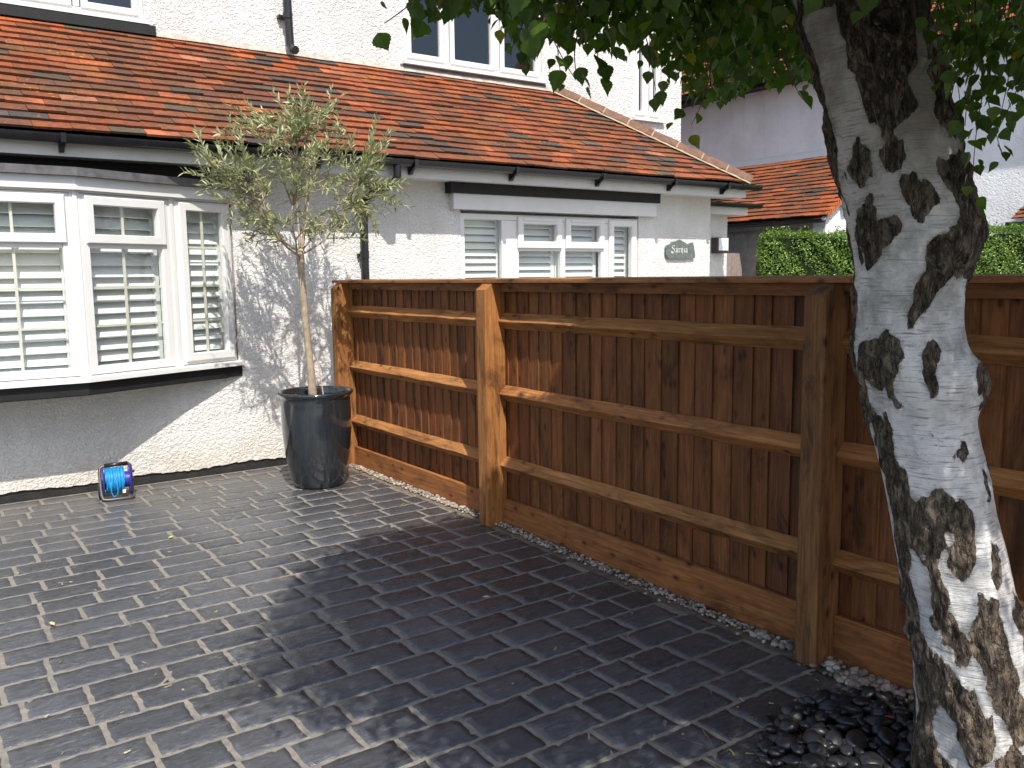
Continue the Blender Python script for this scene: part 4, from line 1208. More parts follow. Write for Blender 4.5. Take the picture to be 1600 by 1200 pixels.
BARK_PATCHES= [[[-0.91,2.306],[-1.03,2.271],[-0.97,2.237],[-0.75,2.219],[-0.77,2.15],[-0.74,2.115],[-0.82,2.056],[-0.7,2.05],[-0.73,1.997],[-0.65,1.961],[-0.5,1.991],[-0.39,1.955],[-0.24,2.003],[-0.19,2.079],[-0.37,2.097],[-0.52,2.15],[-0.47,2.202],[-0.36,2.225],[-0.05,2.231],[-0.07,2.185],[-0.04,2.158],[0.24,2.173],[0.8,2.161],[0.99,2.167],[0.91,2.225],[0.93,2.306]],[[0.53,2.155],[0.62,2.155],[0.52,2.097],[0.86,2.126],[0.93,2.079],[0.96,1.967],[0.92,1.943],[0.73,1.895],[0.33,1.901],[0.57,1.919],[0.32,1.925],[0.24,1.919],[0.29,1.949],[0.34,2.014],[0.28,2.026],[0.37,2.079]],[[-0.16,1.997],[-0.04,2.003],[0.07,1.979],[-0.2,1.931],[-0.35,1.937]],[[-0.84,1.91],[-0.75,1.871],[-0.74,1.823],[-0.8,1.781],[-0.91,1.769],[-0.96,1.811],[-0.9,1.889]],[[-0.62,1.868],[-0.41,1.877],[-0.27,1.895],[-0.33,1.871],[-0.28,1.847],[-0.44,1.805],[-0.45,1.769],[-0.52,1.781],[-0.59,1.823]],[[0.15,1.835],[0.31,1.823],[0.5,1.847],[0.89,1.871],[1.13,1.823],[0.98,1.75],[1.13,1.677],[1.15,1.64],[1.12,1.536],[-0.18,1.536],[-0.27,1.616],[-0.16,1.64],[0.06,1.653],[0.18,1.671],[0.32,1.702],[0.16,1.738],[0.02,1.763]],[[-0.4,1.805],[-0.23,1.799],[-0.11,1.769],[0.01,1.726],[-0.2,1.702],[-0.38,1.653],[-0.45,1.702],[-0.51,1.738]],[[-0.83,1.677],[-0.63,1.696],[-0.52,1.671],[-0.62,1.64],[-0.78,1.622],[-0.81,1.585],[-0.96,1.554],[-1.05,1.64],[-0.91,1.738],[-0.81,1.75]],[[-0.27,1.609],[-0.08,1.583],[0.64,1.576],[0.3,1.523],[0.03,1.5],[-0.04,1.463],[-0.25,1.437],[-0.39,1.4],[-0.43,1.417],[-0.36,1.477],[-0.34,1.51],[-0.18,1.55]],[[0.64,1.576],[0.77,1.603],[1.09,1.603],[1.32,1.53],[1.0,1.523],[0.72,1.497],[0.76,1.517]],[[-0.71,1.415],[-0.57,1.363],[-0.5,1.335],[-0.65,1.295],[-0.74,1.254],[-0.7,1.212],[-0.7,1.168],[-0.84,1.199],[-0.96,1.226],[-1.03,1.267],[-1.1,1.301],[-0.99,1.356],[-0.77,1.376]],[[-0.09,1.373],[0.04,1.329],[-0.07,1.298],[-0.15,1.291],[-0.17,1.254],[-0.25,1.205],[-0.29,1.192],[-0.36,1.226],[-0.4,1.254],[-0.36,1.284],[-0.25,1.301],[-0.25,1.329]],[[0.22,1.093],[0.37,1.064],[0.16,1.018],[0.01,1.057]],[[0.54,1.254],[0.78,1.295],[1.11,1.295],[1.13,1.247],[1.09,1.205],[0.84,1.15],[0.79,1.212],[0.59,1.226]],[[-0.64,1.15],[-0.58,1.147],[-0.56,1.116],[-0.66,1.116]],[[-0.25,1.178],[-0.15,1.157],[-0.21,1.161]],[[-1.06,1.192],[-0.91,1.157],[-0.91,1.067],[-0.85,0.99],[-0.84,0.927],[-0.68,0.912],[-0.46,0.955],[-0.27,0.976],[-0.23,0.934],[-0.11,0.919],[0.0,0.937],[0.15,0.905],[0.1,0.848],[-0.09,0.762],[-0.49,0.762],[-0.21,0.841],[-0.43,0.852],[-0.58,0.762],[-0.9,0.762],[-1.0,0.877],[-1.04,1.011]],[[0.62,1.018],[0.69,0.955],[0.54,0.905],[0.54,0.962]],[[0.88,1.018],[1.13,1.004],[1.01,0.934],[0.92,0.934]],[[-1.03,0.896],[-0.82,0.823],[-0.67,0.769],[-0.59,0.708],[-0.59,0.627],[-0.5,0.566],[-0.39,0.504],[-0.45,0.463],[-0.6,0.449],[-0.75,0.518],[-0.91,0.566],[-0.77,0.6],[-0.74,0.742],[-0.84,0.823],[-0.95,0.856]],[[-0.25,0.833],[0.04,0.823],[-0.02,0.762],[-0.21,0.715],[-0.44,0.715],[-0.56,0.735],[-0.45,0.776]],[[0.37,0.829],[0.58,0.782],[0.46,0.722],[0.2,0.661],[0.22,0.729],[0.37,0.789]],[[-0.11,0.675],[0.12,0.661],[0.29,0.552],[0.26,0.511],[0.34,0.421],[0.49,0.317],[0.5,0.289],[0.27,0.225],[0.05,0.239],[-0.02,0.282],[-0.18,0.331],[-0.27,0.407],[-0.24,0.49],[-0.4,0.518],[-0.38,0.559],[-0.19,0.614]],[[0.67,0.668],[0.9,0.6],[0.83,0.504],[0.79,0.421],[0.94,0.331],[0.93,0.282],[0.64,0.31],[0.52,0.352],[0.75,0.38],[0.62,0.463],[0.57,0.532],[0.53,0.573]],[[-1.11,0.463],[-0.79,0.463],[-0.58,0.421],[-0.36,0.352],[-0.25,0.296],[-0.32,0.218],[-0.42,0.183],[-0.63,0.154],[-0.73,0.183],[-0.78,0.246],[-0.83,0.317],[-1.05,0.282],[-1.05,0.211],[-0.75,0.069],[-0.61,-0.076],[-1.14,-0.076],[-1.13,0.282]],[[-0.05,0.218],[0.25,0.211],[0.29,0.14],[0.39,0.069],[0.32,-0.076],[-0.37,-0.076],[-0.46,0.069],[-0.34,0.14],[-0.35,0.176]],[[0.34,0.154],[0.84,0.133],[0.82,-0.003],[0.46,-0.003],[0.32,0.069]]]
STRANDS = [((0.942, 1.232, 2.075), (0.919, 1.249, 1.855), 9, 0.95), ((0.853, 1.111, 1.949), (0.861, 1.106, 1.911), 3, 1.1), ((0.892, 1.451, 2.127), (0.88, 1.46, 2.003), 8, 1), ((0.93, 1.424, 2.127), (0.911, 1.437, 2.025), 7, 1), ((1.317, 1.519, 2.092), (1.311, 1.523, 1.963), 5, 1), ((1.346, 1.62, 2.105), (1.331, 1.631, 1.999), 5, 1), ((1.431, 1.805, 2.143), (1.425, 1.81, 1.979), 3, 0.8), ((1.543, 1.604, 2.115), (1.554, 1.596, 1.934), 6, 1), ((1.822, 1.651, 2.099), (1.828, 1.648, 1.918), 6, 1), ((1.865, 1.622, 2.066), (1.789, 1.675, 1.96), 5, 0.9), ((1.899, 1.475, 2.09), (1.906, 1.47, 1.972), 5, 1), ((2.36, 1.15, 2.161), (2.291, 1.198, 1.701), 22, 1), ((2.138, 1.061, 2.08), (2.075, 1.106, 1.857), 12, 1), ((2.301, 1.069, 2.149), (2.265, 1.094, 1.84), 17, 1), ((2.106, 0.962, 2.054), (2.089, 0.974, 1.82), 12, 1), ((2.515, 1.285, 2.215), (2.44, 1.338, 1.942), 14, 0.95), ((2.458, 1.326, 2.216), (2.422, 1.351, 2.029), 12, 0.9), ((1.913, 1.098, 2.11), (1.932, 1.084, 1.947), 12, 0.9), ((2.125, 1.193, 2.136), (2.158, 1.17, 1.933), 14, 0.9), ((2.386, 1.254, 2.205), (2.419, 1.231, 1.942), 16, 0.9), ((2.13, 1.068, 2.137), (2.127, 1.07, 1.937), 14, 0.9), ((2.352, 1.216, 2.143), (2.36, 1.211, 1.803), 14, 0.95), ((2.375, 1.139, 2.13), (2.373, 1.141, 1.901), 12, 0.9), ((2.506, 1.169, 2.155), (2.49, 1.181, 2.007), 12, 0.9), ((2.221, 1.003, 2.107), (2.193, 1.023, 1.892), 12, 0.9), ((2.246, 1.23, 2.209), (2.273, 1.211, 2.037), 12, 0.9), ((1.587, 1.022, 2.158), (1.587, 1.022, 2.041), 4, 1), ((0.765, 1.541, 2.107), (0.759, 1.545, 2.059), 2, 0.7), ((0.743, 1.556, 2.107), (0.74, 1.559, 2.059), 2, 0.7), ((0.843, 1.485, 2.128), (0.837, 1.49, 2.047), 5, 0.9), ((1.083, 1.561, 2.169), (1.092, 1.555, 2.029), 7, 1)]
birch = empty("birch_tree", (2.45, 1.16, -0.06), "birch tree with white peeling trunk and weeping leafy crown beside the fence", "tree")
TR = sorted(TR)
tz = np.array([r[0] for r in TR]); tx = np.array([r[1] for r in TR]); ty = np.array([r[2] for r in TR]); tr_ = np.array([r[3] for r in TR])
NZ, NA = 420, 190
zz = np.linspace(tz[0] - 0.08, tz[-1] + 0.02, NZ)
cx, cy, cr = np.interp(zz, tz, tx), np.interp(zz, tz, ty), np.interp(zz, tz, tr_)
def smooth(a, n):
    k = np.ones(n) / n
    return np.convolve(np.pad(a, n // 2, mode='edge'), k, mode='valid')[:len(a)]
cx, cy, cr = smooth(cx, 9), smooth(cy, 9), smooth(cr, 7)
ang = np.arange(NA) * 2 * np.pi / NA
RV = np.array([0.8171, -0.5765]); FV = np.array([-0.5765, -0.8171])          # across and towards the drive
U = np.cos(ang)[None, :] * np.ones((NZ, 1)); Wd = np.sin(ang)[None, :] * np.ones((NZ, 1))
Z = zz[:, None] * np.ones((1, NA))
def vnoise(a, b_, seed):
    r = np.random.default_rng(seed); T_ = r.random((64, 64))
    ia, ib = np.floor(a).astype(int), np.floor(b_).astype(int)
    fa, fb = a - ia, b_ - ib
    fa, fb = fa * fa * (3 - 2 * fa), fb * fb * (3 - 2 * fb)
    g_ = lambda i, j: T_[i % 64, j % 64]
    return (g_(ia, ib) * (1 - fa) + g_(ia + 1, ib) * fa) * (1 - fb) + (g_(ia, ib + 1) * (1 - fa) + g_(ia + 1, ib + 1) * fa) * fb
def fbm(a, b_, seed, oc=4):
    s = 0; am = 0.5
    for o_ in range(oc): s = s + am * vnoise(a * 2 ** o_, b_ * 2 ** o_, seed + o_); am *= 0.5
    return s
A_ = (ang / (2 * np.pi))[None, :] * np.ones((NZ, 1))
# bark mask: patches as they lie on the drive side, free pattern round the back
bark = np.zeros((NZ, NA))
def inside(px, py, poly):
    r = np.zeros(px.shape, bool)
    n_ = len(poly)
    for i in range(n_):
        x1, y1 = poly[i]; x2, y2 = poly[(i + 1) % n_]
        c_ = ((y1 > py) != (y2 > py))
        with np.errstate(divide='ignore', invalid='ignore'):
            xi = (x2 - x1) * (py - y1) / ((y2 - y1) if y2 != y1 else 1e-9) + x1
        r ^= c_ & (px < xi)
    return r
jit = (fbm(A_ * 40, Z * 22, 5) - 0.47) * 0.10 + (fbm(A_ * 96, Z * 26, 15, 3) - 0.44) * 0.26
for poly in BARK_PATCHES: bark = np.maximum(bark, inside(U + jit, Z + jit * 0.3, poly).astype(float))
free = (fbm(A_ * 10, Z * 3.2, 77) + 0.13 * (Z < 0.6) > 0.55).astype(float)
free = np.maximum(free, (Z < 0.12).astype(float) * (fbm(A_ * 16, Z * 5, 33) > 0.42))
bark = np.where(Wd < -0.02, free, bark)
bark = np.maximum(bark, ((Z > 1.80) & (fbm(A_ * 14, Z * 5.5, 61) + 0.22 * np.clip((Z - 1.78) / 0.45, 0, 1) > 0.62) & ((U > -0.72) | (Wd < 0))).astype(float))
bark = np.maximum(bark, ((Wd > -0.1) & (U < -0.93 + 0.3 * (fbm(A_ * 30, Z * 9, 44) - 0.5)) & (Z < 0.95)).astype(float))
small = fbm(A_ * 60, Z * 34, 91)
bark = np.maximum(bark, ((small > 0.685) & (Z < 1.5)).astype(float) * 0.7)
def blur(a, n):
    for _ in range(n):
        a = (a + np.roll(a, 1, 1) + np.roll(a, -1, 1)) / 3
        a = np.vstack([a[:1], (a[:-2] + a[1:-1] + a[2:]) / 3, a[-1:]])
    return a
bk1 = blur(bark, 2); bk4 = blur(bark, 3)
rough = fbm(A_ * 46, Z * 17, 21, 4) - 0.47
fiss = np.abs(fbm(A_ * 26, Z * 6.5, 55, 3) - 0.44)
lump = fbm(A_ * 5, Z * 3.4, 8, 3) - 0.44
disp = bk4 * (0.006 + rough * 0.046 - 0.008 * np.exp(-(fiss / 0.02) ** 2)) + lump * 0.022 * 0.6
# knots: the scar high on the trunk, the swelling, the burr on the right
for u0, z0, ru, rz, h in ((0.08 - 0.2, 2.175, 0.30, 0.05, 0.016), (-0.1, 1.60, 0.30, 0.06, 0.016)):
    d = np.sqrt(((U - u0) / ru) ** 2 + ((Z - z0) / rz) ** 2)
    disp = disp + np.where(Wd > 0, h * np.exp(-((d - 0.9) / 0.28) ** 2) - h * 1.3 * np.exp(-(d / 0.5) ** 2), 0)
for z0, a0, h in ((0.25, 0.35, .02), (0.2, 1.9, .025), (0.25, 3.4, .02), (0.22, 5.0, .025)):
    disp = disp + h * np.exp(-((Z + 0.05) / z0) ** 2) * np.exp(-((np.angle(np.exp(1j * (ang[None, :] - a0)))) / 0.5) ** 2)
R_ = cr[:, None] * (1 + 0.02 * np.cos(3 * ang + 1.3)[None, :]) + disp - 0.008
X_ = cx[:, None] + (RV[0] * U + FV[0] * Wd) * R_
Y_ = cy[:, None] + (RV[1] * U + FV[1] * Wd) * R_
V = np.stack([X_, Y_, Z], -1).reshape(-1, 3)
idx = np.arange(NZ * NA).reshape(NZ, NA)
nx_ = np.roll(idx, -1, 1)
faces = np.stack([idx[:-1], nx_[:-1], nx_[1:], idx[1:]], -1).reshape(-1, 4)
m = MB()
m.add(V, faces.tolist())
trunk_o = m.build("trunk", M_bark, birch, smooth=True)
at = trunk_o.data.attributes.new("bark", 'FLOAT', 'POINT')
at.data.foreach_set("value", bk1.astype(np.float32).ravel())
at = trunk_o.data.attributes.new("halo", 'FLOAT', 'POINT')
at.data.foreach_set("value", blur(bark, 14).astype(np.float32).ravel())

# limbs above the picture and the weeping crown
TOP = Vector((float(cx[-1]), float(cy[-1]), float(zz[-1])))
CR = Vector((2.08, 1.10, 0))
RAD, ZTOP = 1.52, 3.75
bm_ = MB()
bm_.tube([TOP - Vector((0, 0, 0.06)), TOP + Vector((-0.04, 0.03, 0.25)), TOP + Vector((-0.05, 0.0, 0.6)), TOP + Vector((0.0, 0.02, 1.0))], [0.185, 0.15, 0.115, 0.06], 16)
limb_nodes = []
for i in range(15):
    a = i * 2.399 + 0.4
    z0 = random.uniform(0.0, 0.85)
    p0 = TOP + Vector((-0.04, 0.02, z0))
    rr = RAD * random.uniform(0.45, 0.92)
    pe = CR + Vector((math.cos(a) * rr, math.sin(a) * rr, random.uniform(2.75, 3.3)))
    pts = []
    for k in range(9):
        t = k / 8
        p = p0.lerp(pe, t)
        p.z = p0.z + (pe.z - p0.z) * t + 0.45 * math.sin(t * math.pi * 0.8)
        pts.append(p + Vector((random.gauss(0, .02), random.gauss(0, .02), 0)))
    bm_.tube(pts, [0.055 * (1 - 0.85 * k / 8) + 0.006 for k in range(9)], 9)
    limb_nodes += pts[2:]
# a low limb leaving the trunk on the left, just inside the picture
low = [TOP + Vector((-0.03, 0.02, 0.02)), TOP + Vector((-0.2, 0.16, 0.16)), Vector((1.80, 1.72, 2.80)), Vector((1.6, 1.9, 2.95)), Vector((1.4, 2.0, 3.0))]
bm_.tube(low, [0.062, 0.05, 0.04, 0.028, 0.015], 10)
limb_nodes += low[2:]
bm_.build("limbs", M_bark, birch, smooth=True)

FX = 1364.44
def view(p):
    """pinhole view from the pavement, used to trim the hem of the crown as the tree is trimmed in the photograph"""
    q = (p[0], p[1], p[2] - 1.55)
    d = -(q[0] * BK[0] + q[1] * BK[1] + q[2] * BK[2])
    if d < 0.1: return None
    return (800 + FX * (q[0] * RT[0] + q[1] * RT[1] + q[2] * RT[2]) / d, 600 - FX * (q[0] * UP[0] + q[1] * UP[1] + q[2] * UP[2]) / d, d)
HEMX = [-500, 560, 600, 640, 660, 690, 712, 725, 745, 770, 790, 805, 820, 835, 850, 870, 890, 910, 930, 945, 965, 985, 1000, 1020, 1040, 1060, 1085, 1110, 1130, 1150, 1180, 1210, 1240, 1265, 1285, 1300, 1400, 1445, 1465, 1480, 1500, 1515, 1530, 1550, 1565, 1580, 1600, 2400]
HEMY = [-60, -40, -20, -2, 18, 26, 40, 30, 16, 40, 62, 100, 118, 112, 80, 86, 84, 92, 80, 104, 100, 86, 100, 118, 140, 150, 168, 182, 175, 160, 150, 142, 132, 150, 120, 10, 10, 60, 110, 125, 150, 120, 105, 110, 100, 95, 120, 140]
lfm = MB(); twm = MB()
SER = [(0.0, 0.0), (0.05, 0.16), (0.13, 0.36), (0.20, 0.41), (0.23, 0.47), (0.33, 0.45), (0.36, 0.49), (0.46, 0.40), (0.50, 0.42), (0.60, 0.28), (0.64, 0.29), (0.74, 0.155), (0.78, 0.15), (0.9, 0.045), (1.0, 0.0)]
def birch_leaf(p, d, nrm, L, col):
    d = d.normalized(); s = d.cross(nrm)
    if s.length < 1e-4: return
    s.normalize(); n_ = s.cross(d)
    fold = random.uniform(0.08, 0.32); curl = random.uniform(-0.1, 0.25); wd = random.uniform(0.86, 1.0)
    P = lambda a, w_: tuple(p + d * (a * L) + s * (w_ * L * wd) + n_ * (abs(w_) * L * fold - curl * L * a * a))
    mid = [P(a, 0) for a in (0.0, 0.33, 0.66, 1.0)]
    left = [P(a, w_) for a, w_ in SER[1:-1]]; right = [P(a, -w_) for a, w_ in SER[1:-1]]
    k = len(left)
    vs = mid + left + right
    lfm.add(vs, [[0] + list(range(4, 4 + k)) + [3, 2, 1], [0, 1, 2, 3] + list(range(4 + 2 * k - 1, 4 + k - 1, -1))], 0, col)
def hang(anchor, length, out, nleaf, scale=1.0, free=False, twig=True):
    """one hanging shoot: arches outward and falls, a leaf at every node"""
    pts = []
    n_ = 9
    sw = Vector((random.gauss(0, 0.05), random.gauss(0, 0.05), 0))
    for i in range(n_ + 1):
        t = i / n_
        pts.append(anchor + out * (1 - (1 - t) ** 2) * 0.32 + sw * t * t - Vector((0, 0, length * t ** 1.25)))
    last = 0
    for i in range(nleaf):
        t = (i + random.random()) / nleaf
        f = t * n_; k = min(n_ - 1, int(f))
        p = pts[k].lerp(pts[k + 1], f - k)
        v = view(p)
        L = random.uniform(0.028, 0.049) * scale
        if v is not None:
            if v[2] < (1.15 if v[1] > -60 else 0.55): continue
            if not free:
                if v[0] > 1440 and v[1] > -60 and random.random() < 0.62: continue
                hem = np.interp(v[0], HEMX, HEMY) + random.uniform(-26, 0)
                if v[1] + L * 0.75 * FX / v[2] > hem: continue
                if v[1] > -10 and 1245 < v[0] < 1475 and v[2] < 2.45: continue
        if not free:
            # the thin place in the crown that lets the sun reach the foot of the trunk
            t_ = ((2.43 - p.x) * 0.26 + (1.2 - p.y) * 0.75) / (0.26 ** 2 + 0.75 ** 2)
            if -0.1 < p.z - t_ < 0.80 and math.hypot(p.x + .26 * t_ - 2.46, p.y + .75 * t_ - 1.18) < 0.24 and random.random() < 0.9: continue
        last = max(last, k)
        a = random.uniform(0, 6.283)
        stalk = Vector((math.cos(a), math.sin(a), -0.35)) * 0.012
        d = Vector((math.cos(a) * random.uniform(0.15, 0.75), math.sin(a) * random.uniform(0.15, 0.75), -1.0 + random.uniform(-0.1, 0.55)))
        nrm = Vector((math.cos(a + random.gauss(0, .7)), math.sin(a + random.gauss(0, .7)), random.uniform(0.0, 0.9)))
        c_ = min(1, max(0, random.gauss(0.42, 0.2)))
        if random.random() < 0.012: c_ = 1.0
        birch_leaf(p + stalk, d, nrm, L, (c_, c_, c_))
    if twig and last > 1:
        twm.tube(pts[:last + 1], [0.0021 * (1 - 0.6 * i / n_) for i in range(last + 1)], 4, caps=False)
count = 0
for i in range(5200):
    a = random.uniform(0, 6.283)
    r = RAD * math.sqrt(random.random()) * random.uniform(0.9, 1.05)
    wob_ = 1 + 0.12 * math.sin(a * 3 + 1) + 0.08 * math.sin(a * 7)
    r *= wob_
    zt = ZTOP - 0.95 * (r / RAD) ** 2 + random.uniform(-0.35, 0.1)
    an = CR + Vector((math.cos(a) * r, math.sin(a) * r, zt))
    ln = zt - random.uniform(1.85, 2.3)
    ln *= random.uniform(0.55, 1.0)
    out = Vector((math.cos(a), math.sin(a), 0)) * random.uniform(0.0, 0.9)
    hang(an, ln, out, int(9 + ln * 16))
# the single strands that dangle below the hem
def strand(top, end, nleaf, scale=1.0):
    top, end = Vector(top), Vector(end)
    d = end - top
    hang(top, -d.z, Vector((d.x, d.y, 0)) / 0.32, nleaf, scale, free=True)
for st in STRANDS: strand(*st)
birch_tw = twm.build("twigs", M_twig, birch)
lfm.build("crown", M_birchleaf, birch)

# ================================================================== BLACK PEBBLES ROUND THE TREE
pv = []
for k in range(7):
    r = np.random.default_rng(100 + k)
    V = IV3.copy()
    V = V * (1 + 0.10 * np.sin(V @ r.normal(0, 1.6, (3, 1)) + r.random()) + 0.06 * np.sin(V @ r.normal(0, 2.6, (3, 1)))) * np.array([1.0, r.uniform(0.66, 0.85), r.uniform(0.42, 0.6)])
    mm = MB()
    s_ = r.uniform(0.7, 1.5)
    mm.add(V * 0.033, IF3, 0, (0.016 * s_, 0.0165 * s_, 0.018 * s_))
    pv.append(mm)
PEB_LABEL = "smooth black pebble in the loose bed at the foot of the birch"
protos = []
placed = []
def pebble(x, y, z, s, rx, ry, rz, k):
    if len(protos) <= k:
        o = pv[k].build("pebble", M_pebble, smooth=True); protos.append(o)
    else:
        o = protos[k].copy(); C.objects.link(o)
    o.location = (x, y, z); o.rotation_euler = (rx, ry, rz); o.scale = (s, s, s)
    tag(o, PEB_LABEL, "pebble", "black pebbles round the birch")
    return o
def outside_trunk(x, y, marg):
    c0x, c0y, r0 = float(np.interp(0.0, tz, tx)), float(np.interp(0.0, tz, ty)), float(np.interp(0.0, tz, tr_))
    return math.hypot(x - c0x, y - c0y) > r0 + marg
np_ = 0
tries = 0
while np_ < 290 and tries < 20000:
    tries += 1
    a = random.uniform(0, 6.283); r = math.sqrt(random.random())
    x, y = PIT[0] + PIT[2] * 1.03 * r * math.cos(a), PIT[1] + PIT[3] * 1.03 * r * math.sin(a)
    if x > 2.90 or not outside_trunk(x, y, 0.02): continue
    v = view((x, y, gz(y)))
    if v is None or v[1] > 1290 or v[0] > 1760: continue
    s = random.uniform(0.55, 1.5)
    lay = 0
    close = sum(1 for q in placed if math.hypot(q[0] - x, q[1] - y) < 0.029 * (q[2] + s) * 0.78)
    if close > 1: continue
    if close == 1 and random.random() < 0.35: continue
    z = gz(y) + 0.030 * (1 - 0.8 * r * r) + 0.012 + close * 0.021
    pebble(x, y, z, s, random.gauss(0, 0.22 + 0.2 * close), random.gauss(0, 0.22 + 0.2 * close), random.uniform(0, 6.28), np_ % 7)
    placed.append((x, y, s)); np_ += 1

# ================================================================== NEXT DOOR
nb = empty("neighbour_house", (12.0, 7.0, 0.0), "neighbouring white rendered house with red tiled side extension behind the hedge", "house")
XN = 12.0
m = MB()
m.add([(XN, -4, 0), (XN, 16, 0), (XN, 16, 4.6), (XN, -4, 4.6)], [(0, 1, 2, 3)])
m.add([(XN, -4, 0), (XN, -4, 4.6), (XN + 6, -4, 4.6), (XN + 6, -4, 0)], [(0, 1, 2, 3)])
m.build("wall", M_render_nb, nb)
m = MB(); m.box((XN - 0.34, -4.2, 4.50), (XN - 0.31, 16, 4.63)); m.box((XN - 0.309, -4.2, 4.52), (XN - 0.001, 16, 4.535)); m.build("fascia", M_blackpaint, nb)
def gutter_y(x, zt, y0, y1, r=0.055):
    gm = MB()
    n = 12
    out = [(x - r * math.cos(math.pi * k / n), zt - r * math.sin(math.pi * k / n)) for k in range(n + 1)]
    inn = [(x - (r - .006) * math.cos(math.pi * k / n), zt - (r - .006) * math.sin(math.pi * k / n)) for k in range(n + 1)]
    return gm.extrude(out + inn[::-1], 'y', y0, y1)
gutter_y(XN - 0.40, 4.60, -4.2, 16).build("gutter", M_black, nb)
m = MB()
pn = math.radians(42)
tiles(m, (XN - 0.40, 15.0, 4.62), (0, -1, 0), (math.cos(pn), 0, math.sin(pn)), 12.0, 4.0, lambda s: 0, lambda s: 12.0, gauge=0.115, width=0.24, hot=lambda u, s: 0.45, grey=0.03, courses=26)
m.add([(XN - 0.36, -4.2, 4.61), (XN - 0.36, 16, 4.61), (XN + 4.5, 16, 4.61 + 4.86 * math.tan(pn)), (XN + 4.5, -4.2, 4.61 + 4.86 * math.tan(pn))], [(0, 1, 2, 3)], 0, (0.25, 0.08, 0.05))
m.build("roof", M_tile_nb, nb)
# side extension
LY = 7.38
pl = math.atan2(3.36 - 2.29, 1.5)
m = MB()
tiles(m, (10.5, 13.0, 2.295), (0, -1, 0), (math.cos(pl), 0, math.sin(pl)), 13.0 - LY, 1.83, lambda s: 0, lambda s: 13.0 - LY, gauge=0.108, width=0.24, hot=lambda u, s: 0.42, grey=0.05)
m.add([(10.53, LY + 0.03, 2.285), (10.53, 13, 2.285), (12.0, 13, 2.285 + 1.47 * math.tan(pl)), (12.0, LY + 0.03, 2.285 + 1.47 * math.tan(pl))], [(0, 1, 2, 3)], 0, (0.05, 0.04, 0.03))
lr = m.build("side_extension_roof", M_tile_nb, nb)
m = MB()
for i in range(17):          # verge edge, raised tile ends
    s0 = i * 0.108
    a = (10.5 + s0 * math.cos(pl), 2.295 + s0 * math.sin(pl)); b_ = (10.5 + (s0 + 0.10) * math.cos(pl), 2.295 + (s0 + 0.10) * math.sin(pl))
    c_ = random.choice(HOT)
    m.add([(a[0], LY - 0.012, a[1] - 0.03), (b_[0], LY - 0.012, b_[1] - 0.03), (b_[0], LY - 0.012, b_[1] + 0.028), (a[0], LY - 0.012, a[1] + 0.034),
           (a[0], LY + 0.05, a[1] + 0.036), (b_[0], LY + 0.05, b_[1] + 0.030)], [(0, 1, 2, 3), (3, 2, 5, 4)], 0, c_)
m.build("verge", M_tile_nb, lr)
m = MB()
m.extrude([(10.62, 0.0), (12.0, 0.0), (12.0, 3.30), (10.62, 2.33)], 'y', LY + 0.10, LY + 0.30)
m.build("gable_wall", M_render_nb, nb)
m = MB(); m.extrude([(10.50, 2.23), (10.50, 2.275), (12.0, 3.335), (12.0, 3.22)], 'y', LY + 0.03, LY + 0.0995); m.box((10.92, LY - 0.02, 2.43), (11.0, LY + 0.099, 2.50)); m.build("barge_board", M_fascia, nb)
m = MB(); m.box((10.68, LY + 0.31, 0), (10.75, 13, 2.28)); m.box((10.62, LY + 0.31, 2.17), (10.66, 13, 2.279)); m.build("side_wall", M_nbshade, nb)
gutter_y(10.46, 2.262, LY + 0.02, 13, 0.05).build("gutter", M_black, nb)
m = MB()
q = 80
vs = []
for i in range(q + 1):
    yy = LY + (13 - LY) * i / q
    vs += [(11.89, yy, 3.285 + 0.02 * wob(i, 4)), (11.90, yy, 3.315), (11.985, yy, 3.40 + 0.012 * wob(i, 7)), (11.999, yy, 3.44)]
m.add(vs, [(4 * i + k, 4 * i + k + 1, 4 * i + k + 5, 4 * i + k + 4) for i in range(q) for k in range(3)])
m.build("white_fillet", M_upvc, nb, fix=True)
# small tiled ledge further along the wall
m = MB()
tiles(m, (11.66, 5.50, 2.17), (0, -1, 0), (0.85, 0, 0.5), 1.6, 0.36, lambda s: 0, lambda s: 1.6, gauge=0.1, width=0.2, hot=lambda u, s: 0.3, grey=0)
m.build("window_canopy", M_tile_nb, nb)
m = MB(); m.box((11.62, 3.9, 2.06), (11.99, 5.56, 2.14)); m.build("canopy_beam", M_blackpaint, nb)

ab = empty("alarm_box", (11.12, LY + 0.06, 2.36), "yellow and blue alarm box on the neighbour's white gable, half behind the birch", "alarm box")
m = MB(); m.extrude([(11.06, 2.46), (11.22, 2.46), (11.22, 2.62), (11.06, 2.62)], 'y', LY + 0.035, LY + 0.098); m.build("cover", M_orange, ab, bevel=0.008)
m = MB(); m.extrude([(11.06, 2.459), (11.22, 2.459), (11.17, 2.37), (11.11, 2.37)], 'y', LY + 0.037, LY + 0.098); m.build("base", M_blue, ab, bevel=0.006)

# side gate between the two houses
gt = empty("side_gate", (9.3, 8.9, 0.0), "weathered wooden side gate in the gap between the houses", "gate")
m = MB()
for i in range(18):
    xx = 8.47 + i * 0.118
    m.box((xx, 8.9, 0.02), (xx + 0.112, 8.92, 1.84 + random.uniform(-0.004, 0.004)))
m.build("boards", M_gatewood, gt)
m = MB()
for zz_ in (0.35, 1.0, 1.62): m.box((8.47, 8.921, zz_), (10.6, 8.96, zz_ + 0.09))
m.build("ledge", M_gatewood, gt)

